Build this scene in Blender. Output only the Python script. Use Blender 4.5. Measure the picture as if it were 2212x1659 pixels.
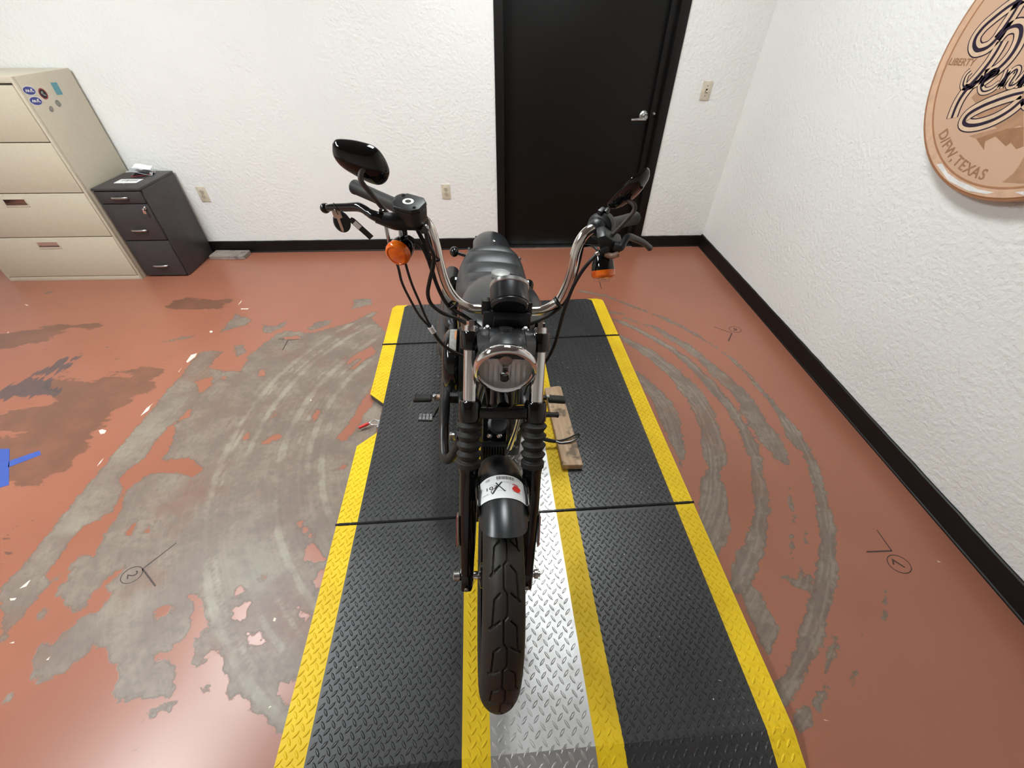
import bpy, bmesh, math, random
import numpy as np
from mathutils import Vector, Matrix, Euler

random.seed(7)
for o in list(bpy.data.objects):
    bpy.data.objects.remove(o)
SC = bpy.context.scene
COL = SC.collection

# ---------------------------------------------------------------- camera
PITCH, ROLL, YAW = 0.740433, 0.00478291, 0.0431294
FPX = 898.61
def cam_axes():
    c, s = math.cos(YAW), math.sin(YAW)
    yaw = np.array([[c, -s, 0], [s, c, 0], [0, 0, 1]])
    base = np.array([[1, 0, 0], [0, 0, -1], [0, 1, 0.]])
    c, s = math.cos(PITCH), math.sin(PITCH)
    pit = np.array([[1, 0, 0], [0, c, -s], [0, s, c]])
    c, s = math.cos(ROLL), math.sin(ROLL)
    rol = np.array([[c, -s, 0], [s, c, 0], [0, 0, 1]])
    return rol @ pit @ base @ yaw
A = cam_axes()
cam_data = bpy.data.cameras.new('camera')
cam = bpy.data.objects.new('camera', cam_data)
COL.objects.link(cam)
m = Matrix(((A[0][0], -A[1][0], -A[2][0], 0), (A[0][1], -A[1][1], -A[2][1], 0),
            (A[0][2], -A[1][2], -A[2][2], 1.62), (0, 0, 0, 1)))
cam.matrix_world = m
cam_data.sensor_fit = 'HORIZONTAL'
cam_data.sensor_width = 36.0
cam_data.lens = 36.0 * FPX / 2212.0
cam_data.clip_start = 0.02
SC.camera = cam

# ---------------------------------------------------------------- world and exposure
W = bpy.data.worlds.new('world')
SC.world = W
W.use_nodes = True
W.node_tree.nodes['Background'].inputs[0].default_value = (0.75, 0.85, 1.0, 1)
W.node_tree.nodes['Background'].inputs[1].default_value = 0.3
SC.view_settings.view_transform = 'Standard'
SC.view_settings.look = 'None'
SC.view_settings.gamma = 1.0
SC.view_settings.use_curve_mapping = False
SC.view_settings.exposure = 0.04
LAMP = 35.0           # radiance of the ceiling panels
LIGHTS = [(-2.8, 0.2), (-2.4, 1.5), (0.32, 2.12)]

# ---------------------------------------------------------------- materials
def pm(name, c1, c2=None, rough=0.5, metal=0.0, scale=30.0, bump=0.0, bscale=None, coat=0.0,
       spec=0.5, rvar=0.0, detail=4.0, emit=None, estr=0.0, trans=0.0, ior=1.45, dist=0.002):
    m = bpy.data.materials.new(name)
    m.use_nodes = True
    nt = m.node_tree
    b = nt.nodes['Principled BSDF']
    c2 = c2 or tuple(min(1, x * 0.82) for x in c1)
    tc = nt.nodes.new('ShaderNodeTexCoord')
    n = nt.nodes.new('ShaderNodeTexNoise')
    n.inputs['Scale'].default_value = scale
    n.inputs['Detail'].default_value = detail
    nt.links.new(tc.outputs['Object'], n.inputs['Vector'])
    mx = nt.nodes.new('ShaderNodeMix')
    mx.data_type = 'RGBA'
    mx.inputs[6].default_value = (*c1, 1)
    mx.inputs[7].default_value = (*c2, 1)
    mr = nt.nodes.new('ShaderNodeMapRange')
    mr.inputs[1].default_value = 0.35
    mr.inputs[2].default_value = 0.7
    nt.links.new(n.outputs['Fac'], mr.inputs[0])
    nt.links.new(mr.outputs[0], mx.inputs[0])
    nt.links.new(mx.outputs[2], b.inputs['Base Color'])
    b.inputs['Metallic'].default_value = metal
    b.inputs['Roughness'].default_value = rough
    b.inputs['IOR'].default_value = ior
    b.inputs['Specular IOR Level'].default_value = spec
    b.inputs['Coat Weight'].default_value = coat
    b.inputs['Coat Roughness'].default_value = 0.08
    b.inputs['Transmission Weight'].default_value = trans
    if rvar:
        r2 = nt.nodes.new('ShaderNodeMapRange')
        r2.inputs[3].default_value = max(0.02, rough - rvar)
        r2.inputs[4].default_value = rough + rvar
        nt.links.new(n.outputs['Fac'], r2.inputs[0])
        nt.links.new(r2.outputs[0], b.inputs['Roughness'])
    if bump:
        n2 = nt.nodes.new('ShaderNodeTexNoise')
        n2.inputs['Scale'].default_value = bscale or scale * 4
        n2.inputs['Detail'].default_value = 3
        nt.links.new(tc.outputs['Object'], n2.inputs['Vector'])
        bp = nt.nodes.new('ShaderNodeBump')
        bp.inputs['Strength'].default_value = bump
        bp.inputs['Distance'].default_value = dist
        nt.links.new(n2.outputs['Fac'], bp.inputs['Height'])
        nt.links.new(bp.outputs[0], b.inputs['Normal'])
    if emit:
        b.inputs['Emission Color'].default_value = (*emit, 1)
        b.inputs['Emission Strength'].default_value = estr
    return m

M = {}
M['wall'] = pm('white_textured_wall', (0.82, 0.815, 0.785), (0.80, 0.795, 0.765), rough=0.7, scale=3, bump=0.65, bscale=48, dist=0.009)
M['darkwall'] = pm('pale_shop_wall', (0.76, 0.755, 0.73), rough=0.8)
M['ceiling'] = pm('dark_open_ceiling', (0.27, 0.27, 0.27), rough=0.9, bump=0.2, bscale=60)
M['blackpaint'] = pm('black_wall_paint', (0.006, 0.0055, 0.005), (0.008, 0.007, 0.0065), rough=0.42, scale=8, bump=0.1, bscale=40, spec=0.3)
M['door'] = pm('black_door_paint', (0.0055, 0.005, 0.0045), (0.006, 0.0055, 0.005), rough=0.42, scale=3, bump=0.08, bscale=30, spec=0.25)
M['ivory'] = pm('ivory_plastic', (0.66, 0.59, 0.46), rough=0.4)
M['ivory2'] = pm('ivory_receptacle', (0.52, 0.45, 0.34), rough=0.4)
M['slot'] = pm('dark_slot', (0.05, 0.04, 0.03), rough=0.7)
M['beige'] = pm('beige_enamel', (0.56, 0.50, 0.385), (0.53, 0.47, 0.36), rough=0.42, scale=60, bump=0.06, bscale=300)
M['greyenamel'] = pm('charcoal_enamel', (0.050, 0.043, 0.046), (0.042, 0.037, 0.039), rough=0.42, scale=60, bump=0.1, bscale=300)
M['chrome'] = pm('chrome', (0.80, 0.80, 0.79), (0.76, 0.76, 0.75), rough=0.07, metal=1.0, rvar=0.02)
M['chromeworn'] = pm('worn_nickel_bar', (0.88, 0.86, 0.81), (0.78, 0.75, 0.69), rough=0.14, metal=1.0, scale=20, rvar=0.06)
M['steel'] = pm('brushed_steel', (0.55, 0.55, 0.54), (0.42, 0.42, 0.41), rough=0.32, metal=1.0)
M['silverplate'] = pm('aluminium_tread_plate', (0.60, 0.60, 0.595), (0.51, 0.505, 0.49), rough=0.42, metal=0.85, scale=14, rvar=0.08, bump=0.1, bscale=90)
M['yellow'] = pm('yellow_tread_vinyl', (0.80, 0.55, 0.018), (0.70, 0.46, 0.014), rough=0.50, scale=9, rvar=0.06, spec=0.3)
M['mat'] = pm('black_rubber_mat', (0.020, 0.0205, 0.0215), (0.029, 0.0295, 0.0305), rough=0.39, scale=3.2, detail=6, rvar=0.06, spec=0.85)
M['slab'] = pm('platform_core_board', (0.09, 0.08, 0.07), (0.05, 0.045, 0.04), rough=0.7, scale=20)
M['rod'] = pm('hinge_rod_black', (0.012, 0.012, 0.013), rough=0.22)
M['satin'] = pm('satin_black_paint', (0.014, 0.0145, 0.016), (0.015, 0.0155, 0.017), rough=0.30, scale=40, spec=0.6)
M['gloss'] = pm('gloss_black_paint', (0.006, 0.006, 0.006), rough=0.09, coat=0.15)
M['plastic'] = pm('black_plastic', (0.012, 0.012, 0.0125), (0.017, 0.017, 0.018), rough=0.42, bump=0.08, bscale=400)
M['hose'] = pm('black_cable_sheath', (0.010, 0.010, 0.010), rough=0.36)
M['rubber'] = pm('black_rubber', (0.016, 0.015, 0.014), (0.022, 0.020, 0.018), rough=0.62, scale=30)
M['tyre'] = pm('tyre_rubber', (0.014, 0.012, 0.0095), (0.019, 0.016, 0.012), rough=0.55, scale=14, bump=0.06, bscale=500)
M['engine'] = pm('black_engine_paint', (0.012, 0.012, 0.012), (0.02, 0.02, 0.02), rough=0.30, scale=50)
M['exhaust'] = pm('black_ceramic_pipe', (0.016, 0.016, 0.019), (0.026, 0.022, 0.019), rough=0.33, scale=12)
M['leather'] = pm('black_seat_vinyl', (0.017, 0.0175, 0.0185), (0.022, 0.022, 0.023), rough=0.40, scale=60, bump=0.12, bscale=500, spec=0.6)
M['mirrorglass'] = pm('mirror_glass', (0.9, 0.9, 0.9), (0.9, 0.9, 0.9), rough=0.01, metal=1.0)
M['amber'] = pm('amber_lens', (1.0, 0.20, 0.010), (0.72, 0.085, 0.006), rough=0.10, coat=0.5, scale=55)
M['amberin'] = pm('amber_reflector', (0.95, 0.78, 0.5), (0.9, 0.7, 0.4), rough=0.18, metal=0.3)
M['redlens'] = pm('red_reflector_lens', (0.35, 0.03, 0.02), rough=0.2, coat=0.5)
M['whitepaper'] = pm('white_label_paper', (0.82, 0.82, 0.82), (0.80, 0.80, 0.80), rough=0.5)
M['ink'] = pm('black_print', (0.012, 0.012, 0.014), rough=0.6)
M['redink'] = pm('red_marker', (0.75, 0.02, 0.012), rough=0.5)
M['greyprint'] = pm('grey_print', (0.30, 0.30, 0.31), rough=0.6)
M['orangeprint'] = pm('orange_print', (0.65, 0.24, 0.06), rough=0.5)
M['rust'] = pm('rusty_steel', (0.28, 0.13, 0.07), (0.45, 0.35, 0.28), rough=0.6, metal=0.3, scale=70)
M['rustgrey'] = pm('weathered_stem', (0.085, 0.055, 0.045), (0.045, 0.035, 0.03), rough=0.55, scale=60)
M['blocktape'] = pm('blue_painters_tape', (0.045, 0.09, 0.36), (0.04, 0.08, 0.32), rough=0.55)
M['redgrip'] = pm('red_vinyl_grip', (0.62, 0.035, 0.025), rough=0.35)
M['marker'] = pm('black_marker_line', (0.035, 0.022, 0.018), (0.07, 0.04, 0.03), rough=0.5, scale=120)
M['chip'] = pm('chipped_paint_white', (0.70, 0.58, 0.44), (0.80, 0.74, 0.66), rough=0.6, scale=60)
M['flake'] = pm('pale_debris_flake', (0.62, 0.62, 0.60), (0.45, 0.43, 0.38), rough=0.6)
M['copper'] = pm('coin_copper_print', (0.62, 0.40, 0.27), (0.60, 0.385, 0.26), rough=0.38, scale=4)
M['copperedge'] = pm('coin_copper_edge', (0.42, 0.20, 0.10), (0.38, 0.18, 0.09), rough=0.35)
M['copperlight'] = pm('coin_light_band', (0.70, 0.45, 0.30), rough=0.38)
M['copperdark'] = pm('coin_brown_print', (0.38, 0.195, 0.10), rough=0.4)
M['coppermid'] = pm('coin_mid_print', (0.48, 0.27, 0.155), rough=0.4)
M['cream'] = pm('coin_cream_print', (0.74, 0.53, 0.36), rough=0.4)
M['navy'] = pm('coin_navy_print', (0.022, 0.012, 0.03), rough=0.4)
M['white'] = pm('white_print', (0.85, 0.83, 0.80), rough=0.35)
M['bluesticker'] = pm('blue_sticker', (0.05, 0.06, 0.30), rough=0.4)
M['skysticker'] = pm('sky_blue_sticker', (0.10, 0.30, 0.36), (0.14, 0.36, 0.42), rough=0.5, scale=80)
M['greysticker'] = pm('grey_sticker_residue', (0.33, 0.31, 0.27), (0.18, 0.18, 0.16), rough=0.6, scale=90)
M['redsticker'] = pm('red_sticker', (0.40, 0.05, 0.06), rough=0.4)
M['foil'] = pm('silver_blister_pack', (0.62, 0.64, 0.65), (0.35, 0.36, 0.38), rough=0.3, metal=0.4, scale=160)
M['key'] = pm('nickel_key', (0.75, 0.72, 0.62), (0.6, 0.58, 0.5), rough=0.3, metal=0.9)
M['lamp'] = pm('lamp_diffuser', (0.9, 0.9, 0.9), (0.9, 0.9, 0.9), rough=0.5, emit=(0.93, 0.985, 1.0), estr=LAMP)
M['reflector'] = pm('headlight_reflector', (0.93, 0.96, 0.98), (0.88, 0.91, 0.93), rough=0.20, metal=0.15, scale=50)
M['bolt'] = pm('zinc_bolt', (0.34, 0.34, 0.33), (0.28, 0.28, 0.27), rough=0.55, metal=0.6)
M['lampdim'] = pm('dimmed_lamp_diffuser', (0.9, 0.9, 0.9), (0.9, 0.9, 0.9), rough=0.5, emit=(0.93, 0.985, 1.0), estr=LAMP * 0.85)  # same diffuser, emission turned down so the floor by the door stays darker
M['bulb'] = pm('frosted_bulb_cap', (0.75, 0.75, 0.75), rough=0.1, metal=1.0)

def wood_mat(name, c1, c2, dark, ax=1):
    m = bpy.data.materials.new(name); m.use_nodes = True
    nt = m.node_tree; b = nt.nodes['Principled BSDF']
    tc = nt.nodes.new('ShaderNodeTexCoord'); mp = nt.nodes.new('ShaderNodeMapping')
    sc = [26, 26, 26]; sc[ax] = 3.0
    mp.inputs['Scale'].default_value = sc
    nt.links.new(tc.outputs['Object'], mp.inputs[0])
    n = nt.nodes.new('ShaderNodeTexNoise'); n.inputs['Scale'].default_value = 2.2; n.inputs['Detail'].default_value = 8
    nt.links.new(mp.outputs[0], n.inputs['Vector'])
    r = nt.nodes.new('ShaderNodeValToRGB')
    r.color_ramp.elements[0].position = 0.35; r.color_ramp.elements[0].color = (*c1, 1)
    r.color_ramp.elements[1].position = 0.68; r.color_ramp.elements[1].color = (*c2, 1)
    nt.links.new(n.outputs['Fac'], r.inputs[0])
    n2 = nt.nodes.new('ShaderNodeTexNoise'); n2.inputs['Scale'].default_value = 17; n2.inputs['Detail'].default_value = 6
    nt.links.new(tc.outputs['Object'], n2.inputs['Vector'])
    mr = nt.nodes.new('ShaderNodeMapRange'); mr.inputs[1].default_value = 0.56; mr.inputs[2].default_value = 0.66
    mr.inputs[4].default_value = 0.75
    nt.links.new(n2.outputs['Fac'], mr.inputs[0])
    mx = nt.nodes.new('ShaderNodeMix'); mx.data_type = 'RGBA'; mx.inputs[7].default_value = (*dark, 1)
    nt.links.new(mr.outputs[0], mx.inputs[0]); nt.links.new(r.outputs[0], mx.inputs[6])
    nt.links.new(mx.outputs[2], b.inputs['Base Color']); b.inputs['Roughness'].default_value = 0.7
    bp = nt.nodes.new('ShaderNodeBump'); bp.inputs['Strength'].default_value = 0.3; bp.inputs['Distance'].default_value = 0.002
    nt.links.new(n.outputs['Fac'], bp.inputs['Height']); nt.links.new(bp.outputs[0], b.inputs['Normal'])
    return m
M['plank'] = wood_mat('pine_plank', (0.40, 0.26, 0.15), (0.54, 0.38, 0.24), (0.07, 0.05, 0.035))
M['oldwood'] = wood_mat('weathered_wood', (0.22, 0.18, 0.15), (0.33, 0.28, 0.24), (0.12, 0.10, 0.09), ax=0)

def clear_mat():
    m = bpy.data.materials.new('clear_lens'); m.use_nodes = True
    nt = m.node_tree; nt.nodes.remove(nt.nodes['Principled BSDF'])
    out = nt.nodes['Material Output']
    t = nt.nodes.new('ShaderNodeBsdfTransparent'); t.inputs[0].default_value = (0.96, 0.97, 0.96, 1)
    g = nt.nodes.new('ShaderNodeBsdfGlossy'); g.inputs['Roughness'].default_value = 0.03
    f = nt.nodes.new('ShaderNodeFresnel'); f.inputs[0].default_value = 1.35
    mx = nt.nodes.new('ShaderNodeMixShader')
    nt.links.new(f.outputs[0], mx.inputs[0]); nt.links.new(t.outputs[0], mx.inputs[1]); nt.links.new(g.outputs[0], mx.inputs[2])
    nt.links.new(mx.outputs[0], out.inputs[0])
    return m
M['clear'] = clear_mat()

# ---------------------------------------------------------------- mesh helpers
def V(*a): return Vector(a)
def cr(pts, n=8):
    """Catmull-Rom resampling"""
    P = [Vector(p) for p in pts]
    if len(P) < 3: return P
    P = [P[0] * 2 - P[1]] + P + [P[-1] * 2 - P[-2]]
    out = []
    for i in range(1, len(P) - 2):
        a, b, c, d = P[i - 1], P[i], P[i + 1], P[i + 2]
        for k in range(n):
            t = k / n
            out.append(0.5 * ((2 * b) + (c - a) * t + (2 * a - 5 * b + 4 * c - d) * t * t + (3 * b - a - 3 * c + d) * t ** 3))
    out.append(P[-2])
    return out

def frame_of(ax):
    z = Vector(ax).normalized()
    x = z.orthogonal().normalized() if abs(z.x) > 0.95 else Vector((1, 0, 0)) - z * z.x
    x.normalize()
    return x, z.cross(x), z

class MB:
    def __init__(s): s.v = []; s.f = []
    def add(s, v, f):
        o = len(s.v); s.v += [tuple(p) for p in v]; s.f += [tuple(i + o for i in q) for q in f]; return s
    def box(s, lo, hi):
        x0, y0, z0 = lo; x1, y1, z1 = hi
        return s.add([(x0, y0, z0), (x1, y0, z0), (x1, y1, z0), (x0, y1, z0), (x0, y0, z1), (x1, y0, z1), (x1, y1, z1), (x0, y1, z1)],
                     [(0, 3, 2, 1), (4, 5, 6, 7), (0, 1, 5, 4), (1, 2, 6, 5), (2, 3, 7, 6), (3, 0, 4, 7)])
    def obox(s, c, size, eul=(0, 0, 0)):
        R = Euler(eul).to_matrix(); h = [d / 2 for d in size]
        k = len(s.v); s.box((-h[0], -h[1], -h[2]), tuple(h))
        for i in range(k, len(s.v)): s.v[i] = tuple(R @ Vector(s.v[i]) + Vector(c))
        return s
    def prism(s, poly, fa, fb):
        """poly 2D; fa, fb map 2D -> 3D for bottom and top"""
        n = len(poly)
        return s.add([fa(*p) for p in poly] + [fb(*p) for p in poly],
                     [tuple(range(n - 1, -1, -1)), tuple(range(n, 2 * n))] + [(i, (i + 1) % n, n + (i + 1) % n, n + i) for i in range(n)])
    def loft(s, rings, caps=True, closed=False):
        n = len(rings[0]); k = len(rings)
        v = [p for r in rings for p in r]; f = []
        for i in range(k if closed else k - 1):
            a = i * n; b = ((i + 1) % k) * n
            for j in range(n): f.append((a + j, a + (j + 1) % n, b + (j + 1) % n, b + j))
        if caps and not closed:
            f.append(tuple(range(n - 1, -1, -1))); f.append(tuple(range((k - 1) * n, k * n)))
        return s.add(v, f)
    def tube(s, pts, r, seg=12, n=8, closed=False, flat=1.0):
        P = cr(pts, n) if n > 1 else [Vector(p) for p in pts]
        if isinstance(r, (list, tuple)):
            rr = [r[min(len(r) - 1, int(i / (len(P) - 1) * (len(r) - 1)))] * (1 - (i / (len(P) - 1) * (len(r) - 1)) % 1) +
                  r[min(len(r) - 1, int(i / (len(P) - 1) * (len(r) - 1)) + 1)] * ((i / (len(P) - 1) * (len(r) - 1)) % 1) for i in range(len(P))]
        else: rr = [r] * len(P)
        x = None; rings = []
        for i, p in enumerate(P):
            t = (P[min(i + 1, len(P) - 1)] - P[max(i - 1, 0)]).normalized()
            if x is None: x, y, _ = frame_of(t)
            else:
                x = (x - t * x.dot(t)).normalized(); y = t.cross(x)
            rings.append([p + (x * math.cos(2 * math.pi * j / seg) + y * flat * math.sin(2 * math.pi * j / seg)) * rr[i] for j in range(seg)])
        return s.loft(rings, True, closed)
    def lathe(s, prof, org, ax, seg=32, cap=True):
        x, y, z = frame_of(ax); o = Vector(org)
        rings = [[o + z * h + (x * math.cos(2 * math.pi * j / seg) + y * math.sin(2 * math.pi * j / seg)) * r for j in range(seg)] for r, h in prof]
        return s.loft(rings, cap)
    def sphere(s, c, r, seg=16, sc=(1, 1, 1)):
        k = seg // 2; rings = []
        for i in range(1, k):
            a = math.pi * i / k
            rings.append([(c[0] + r * sc[0] * math.sin(a) * math.cos(2 * math.pi * j / seg), c[1] + r * sc[1] * math.sin(a) * math.sin(2 * math.pi * j / seg), c[2] + r * sc[2] * math.cos(a)) for j in range(seg)])
        return s.loft(rings)
    def grid(s, fn, nu, nv, thick=None):
        v = [fn(i / (nu - 1), j / (nv - 1)) for i in range(nu) for j in range(nv)]
        f = [(i * nv + j, (i + 1) * nv + j, (i + 1) * nv + j + 1, i * nv + j + 1) for i in range(nu - 1) for j in range(nv - 1)]
        return s.add(v, f)
    def build(s, name, mat, parent=None, smooth=40, bevel=0.0, bseg=2, solid=0.0):
        me = bpy.data.meshes.new(name)
        me.from_pydata(s.v, [], s.f)
        bm = bmesh.new(); bm.from_mesh(me)
        bmesh.ops.recalc_face_normals(bm, faces=bm.faces)
        if solid:
            bmesh.ops.solidify(bm, geom=bm.faces[:], thickness=solid)
        if bevel:
            es = [e for e in bm.edges if e.is_manifold and e.calc_face_angle(0) > 0.5]
            bmesh.ops.bevel(bm, geom=es, offset=bevel, segments=bseg, profile=0.5, affect='EDGES', clamp_overlap=True)
        bm.to_mesh(me); bm.free()
        me.materials.append(M[mat] if isinstance(mat, str) else mat)
        if smooth:
            me.polygons.foreach_set('use_smooth', [True] * len(me.polygons))
            me.set_sharp_from_angle(angle=math.radians(smooth))
        o = bpy.data.objects.new(name, me)
        COL.objects.link(o)
        if parent: o.parent = parent
        return o

def tag(o, label=None, cat=None, group=None, kind=None):
    if label: o['label'] = label
    if cat: o['category'] = cat
    if group: o['group'] = group
    if kind: o['kind'] = kind
    return o
def empty(name, loc, label, cat, rot=(0, 0, 0), group=None):
    o = bpy.data.objects.new(name, None); COL.objects.link(o)
    o.location = loc; o.rotation_euler = rot
    o.empty_display_size = 0.1
    return tag(o, label, cat, group)
def dup(o, parent=None):
    c = o.copy(); COL.objects.link(c); c.parent = parent
    for ch in list(o.children): dup(ch, c)
    return c
def text2d(body, size=1.0, bold=0.0):
    """flat outline mesh of a string: 2D verts centred on x, faces"""
    cu = bpy.data.curves.new('t', 'FONT'); cu.body = body; cu.size = size; cu.align_x = 'CENTER'; cu.align_y = 'CENTER'; cu.resolution_u = 3; cu.offset = bold * size
    ob = bpy.data.objects.new('t', cu); COL.objects.link(ob)
    me = bpy.data.meshes.new_from_object(ob)
    v = [(p.co.x, p.co.y) for p in me.vertices]; f = [tuple(p.vertices) for p in me.polygons]
    bpy.data.objects.remove(ob); bpy.data.meshes.remove(me); bpy.data.curves.remove(cu)
    return v, f
def stroke2d(pts, w, n=5):
    """ribbon polygon strip for a 2D polyline; w scalar or list; returns verts, faces"""
    P = cr([(p[0], p[1], 0) for p in pts], n); out = []; k = len(P)
    for i, p in enumerate(P):
        t = P[min(i + 1, k - 1)] - P[max(0, i - 1)]
        nrm = Vector((-t.y, t.x, 0)).normalized()
        if isinstance(w, (list, tuple)):
            q = i / (k - 1) * (len(w) - 1); a = int(min(q, len(w) - 2)); ww = w[a] + (w[a + 1] - w[a]) * (q - a)
        else: ww = w
        out += [(p.x + nrm.x * ww / 2, p.y + nrm.y * ww / 2), (p.x - nrm.x * ww / 2, p.y - nrm.y * ww / 2)]
    return out, [(2 * i, 2 * i + 1, 2 * i + 3, 2 * i + 2) for i in range(k - 1)]
def flatmesh(name, items, fn, mat, parent):
    """items = list of (verts2d, faces) put on a surface by fn(x, y)"""
    mb = MB()
    for v, f in items: mb.add([fn(*p) for p in v], f)
    return mb.build(name, mat, parent, smooth=0)

# ================================================================ THE ROOM
XR, YB, XL, YF, ZC = 1.855, 3.577, -5.3, -3.4, 3.05
DX0, DX1, DH = 0.055, 1.262, 2.16      # door opening
def struct(name, mb, mat, **k):
    return tag(mb.build(name, mat, **k), kind='structure')
wb = MB()
wb.box((XL - 0.12, YB, 0), (DX0, YB + 0.14, ZC)).box((DX1, YB, 0), (XR + 0.12, YB + 0.14, ZC)).box((DX0, YB, DH), (DX1, YB + 0.14, ZC))
tag(struct('wall_back', wb, 'wall', smooth=0), 'white knockdown-textured back wall with the black door')
tag(struct('wall_right', MB().box((XR, YF, 0), (XR + 0.12, YB, ZC)), 'wall', smooth=0), 'white textured right wall that carries the round sign')
struct('wall_left', MB().box((XL - 0.12, YF, 0), (XL, YB, ZC)), 'wall', smooth=0)
struct('wall_front', MB().box((XL - 0.12, YF - 0.12, 0), (XR + 0.12, YF, ZC)), 'darkwall', smooth=0)
struct('ceiling', MB().box((XL - 0.12, YF - 0.12, ZC), (XR + 0.12, YB + 0.14, ZC + 0.1)), 'ceiling', smooth=0)
struct('wall_hallway', MB().box((DX0 - 0.1, YB + 0.15, 0), (DX1 + 0.1, YB + 0.2, DH + 0.1)), 'blackpaint', smooth=0)

# baseboards, slightly wavy painted top edge
def baseboard(name, p0, p1, nrm, h=0.100, t=0.012):
    p0, p1 = Vector(p0), Vector(p1); n = Vector(nrm); k = max(2, int((p1 - p0).length / 0.05)); rings = []
    for i in range(k + 1):
        p = p0.lerp(p1, i / k); hh = h + random.uniform(-0.0012, 0.0012); ww = random.uniform(-0.0004, 0.0004)
        rings.append([p, p + n * (t + 0.004), p + n * (t + 0.004) + V(0, 0, 0.006), p + n * (t + ww) + V(0, 0, 0.010), p + n * (t + ww) + V(0, 0, hh - 0.004), p + n * (t * 0.6) + V(0, 0, hh), p + V(0, 0, hh)])
    return tag(MB().loft(rings).build(name, 'blackpaint', smooth=30), kind='structure')
baseboard('baseboard_back', (XL, YB, 0), (DX0 - 0.031, YB, 0), (0, -1, 0))
baseboard('baseboard_corner', (DX1 + 0.034, YB, 0), (XR, YB, 0), (0, -1, 0), h=0.098)
baseboard('baseboard_right', (XR, YF, 0), (XR, YB, 0), (-1, 0, 0), h=0.106)
baseboard('baseboard_left', (XL, YF, 0), (XL, YB, 0), (1, 0, 0))

# door
door = empty('door_1', (0.65, YB, 0), 'tall black painted door in the white back wall', 'door')
tag(door, kind='structure')
def loc(root, mb):   # shift world-built verts to root-local
    L = root.location; mb.v = [(x - L.x, y - L.y, z - L.z) for x, y, z in mb.v]; return mb
loc(door, MB().box((0.087, YB + 0.055, 0.008), (1.222, YB + 0.10, 2.10))).build('door_leaf', 'door', door, bevel=0.003)
loc(door, MB().box((0.024, YB - 0.012, 0), (0.087, YB + 0.14, 2.19))).build('door_jamb', 'blackpaint', door, bevel=0.004)
loc(door, MB().box((1.232, YB - 0.012, 0), (1.296, YB + 0.14, 2.19)).box((1.18, YB + 0.03, 0), (1.232, YB + 0.052, 2.12))).build('door_jamb', 'blackpaint', door, bevel=0.004)
loc(door, MB().box((0.087, YB - 0.012, 2.11), (1.232, YB + 0.14, 2.19))).build('door_header', 'blackpaint', door, bevel=0.004)
loc(door, MB().box((0.087, YB - 0.01, 0.0), (1.232, YB + 0.05, 0.008))).build('threshold', 'steel', door, bevel=0.002)
hx, hz = 1.138, 1.003
h = loc(door, MB().lathe([(0.034, 0), (0.034, 0.006), (0.027, 0.014), (0.013, 0.018), (0.013, 0.045), (0.017, 0.05), (0.017, 0.062), (0.012, 0.068)], (hx, YB + 0.055, hz), (0, -1, 0), 28)).build('door_handle', 'steel', door)
tag(h, 'satin steel lever handle')
loc(door, MB().tube([(hx + 0.004, YB - 0.003, hz - 0.012), (hx - 0.05, YB - 0.006, hz - 0.013), (hx - 0.105, YB - 0.004, hz - 0.016)], [0.012, 0.010, 0.009], 10, flat=0.7)).build('lever', 'steel', h)
loc(door, MB().lathe([(0.011, 0), (0.011, 0.012), (0.006, 0.018)], (1.205, YB + 0.03, 1.02), (0, -1, 0), 14)).build('strike_latch', 'steel', door)

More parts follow.
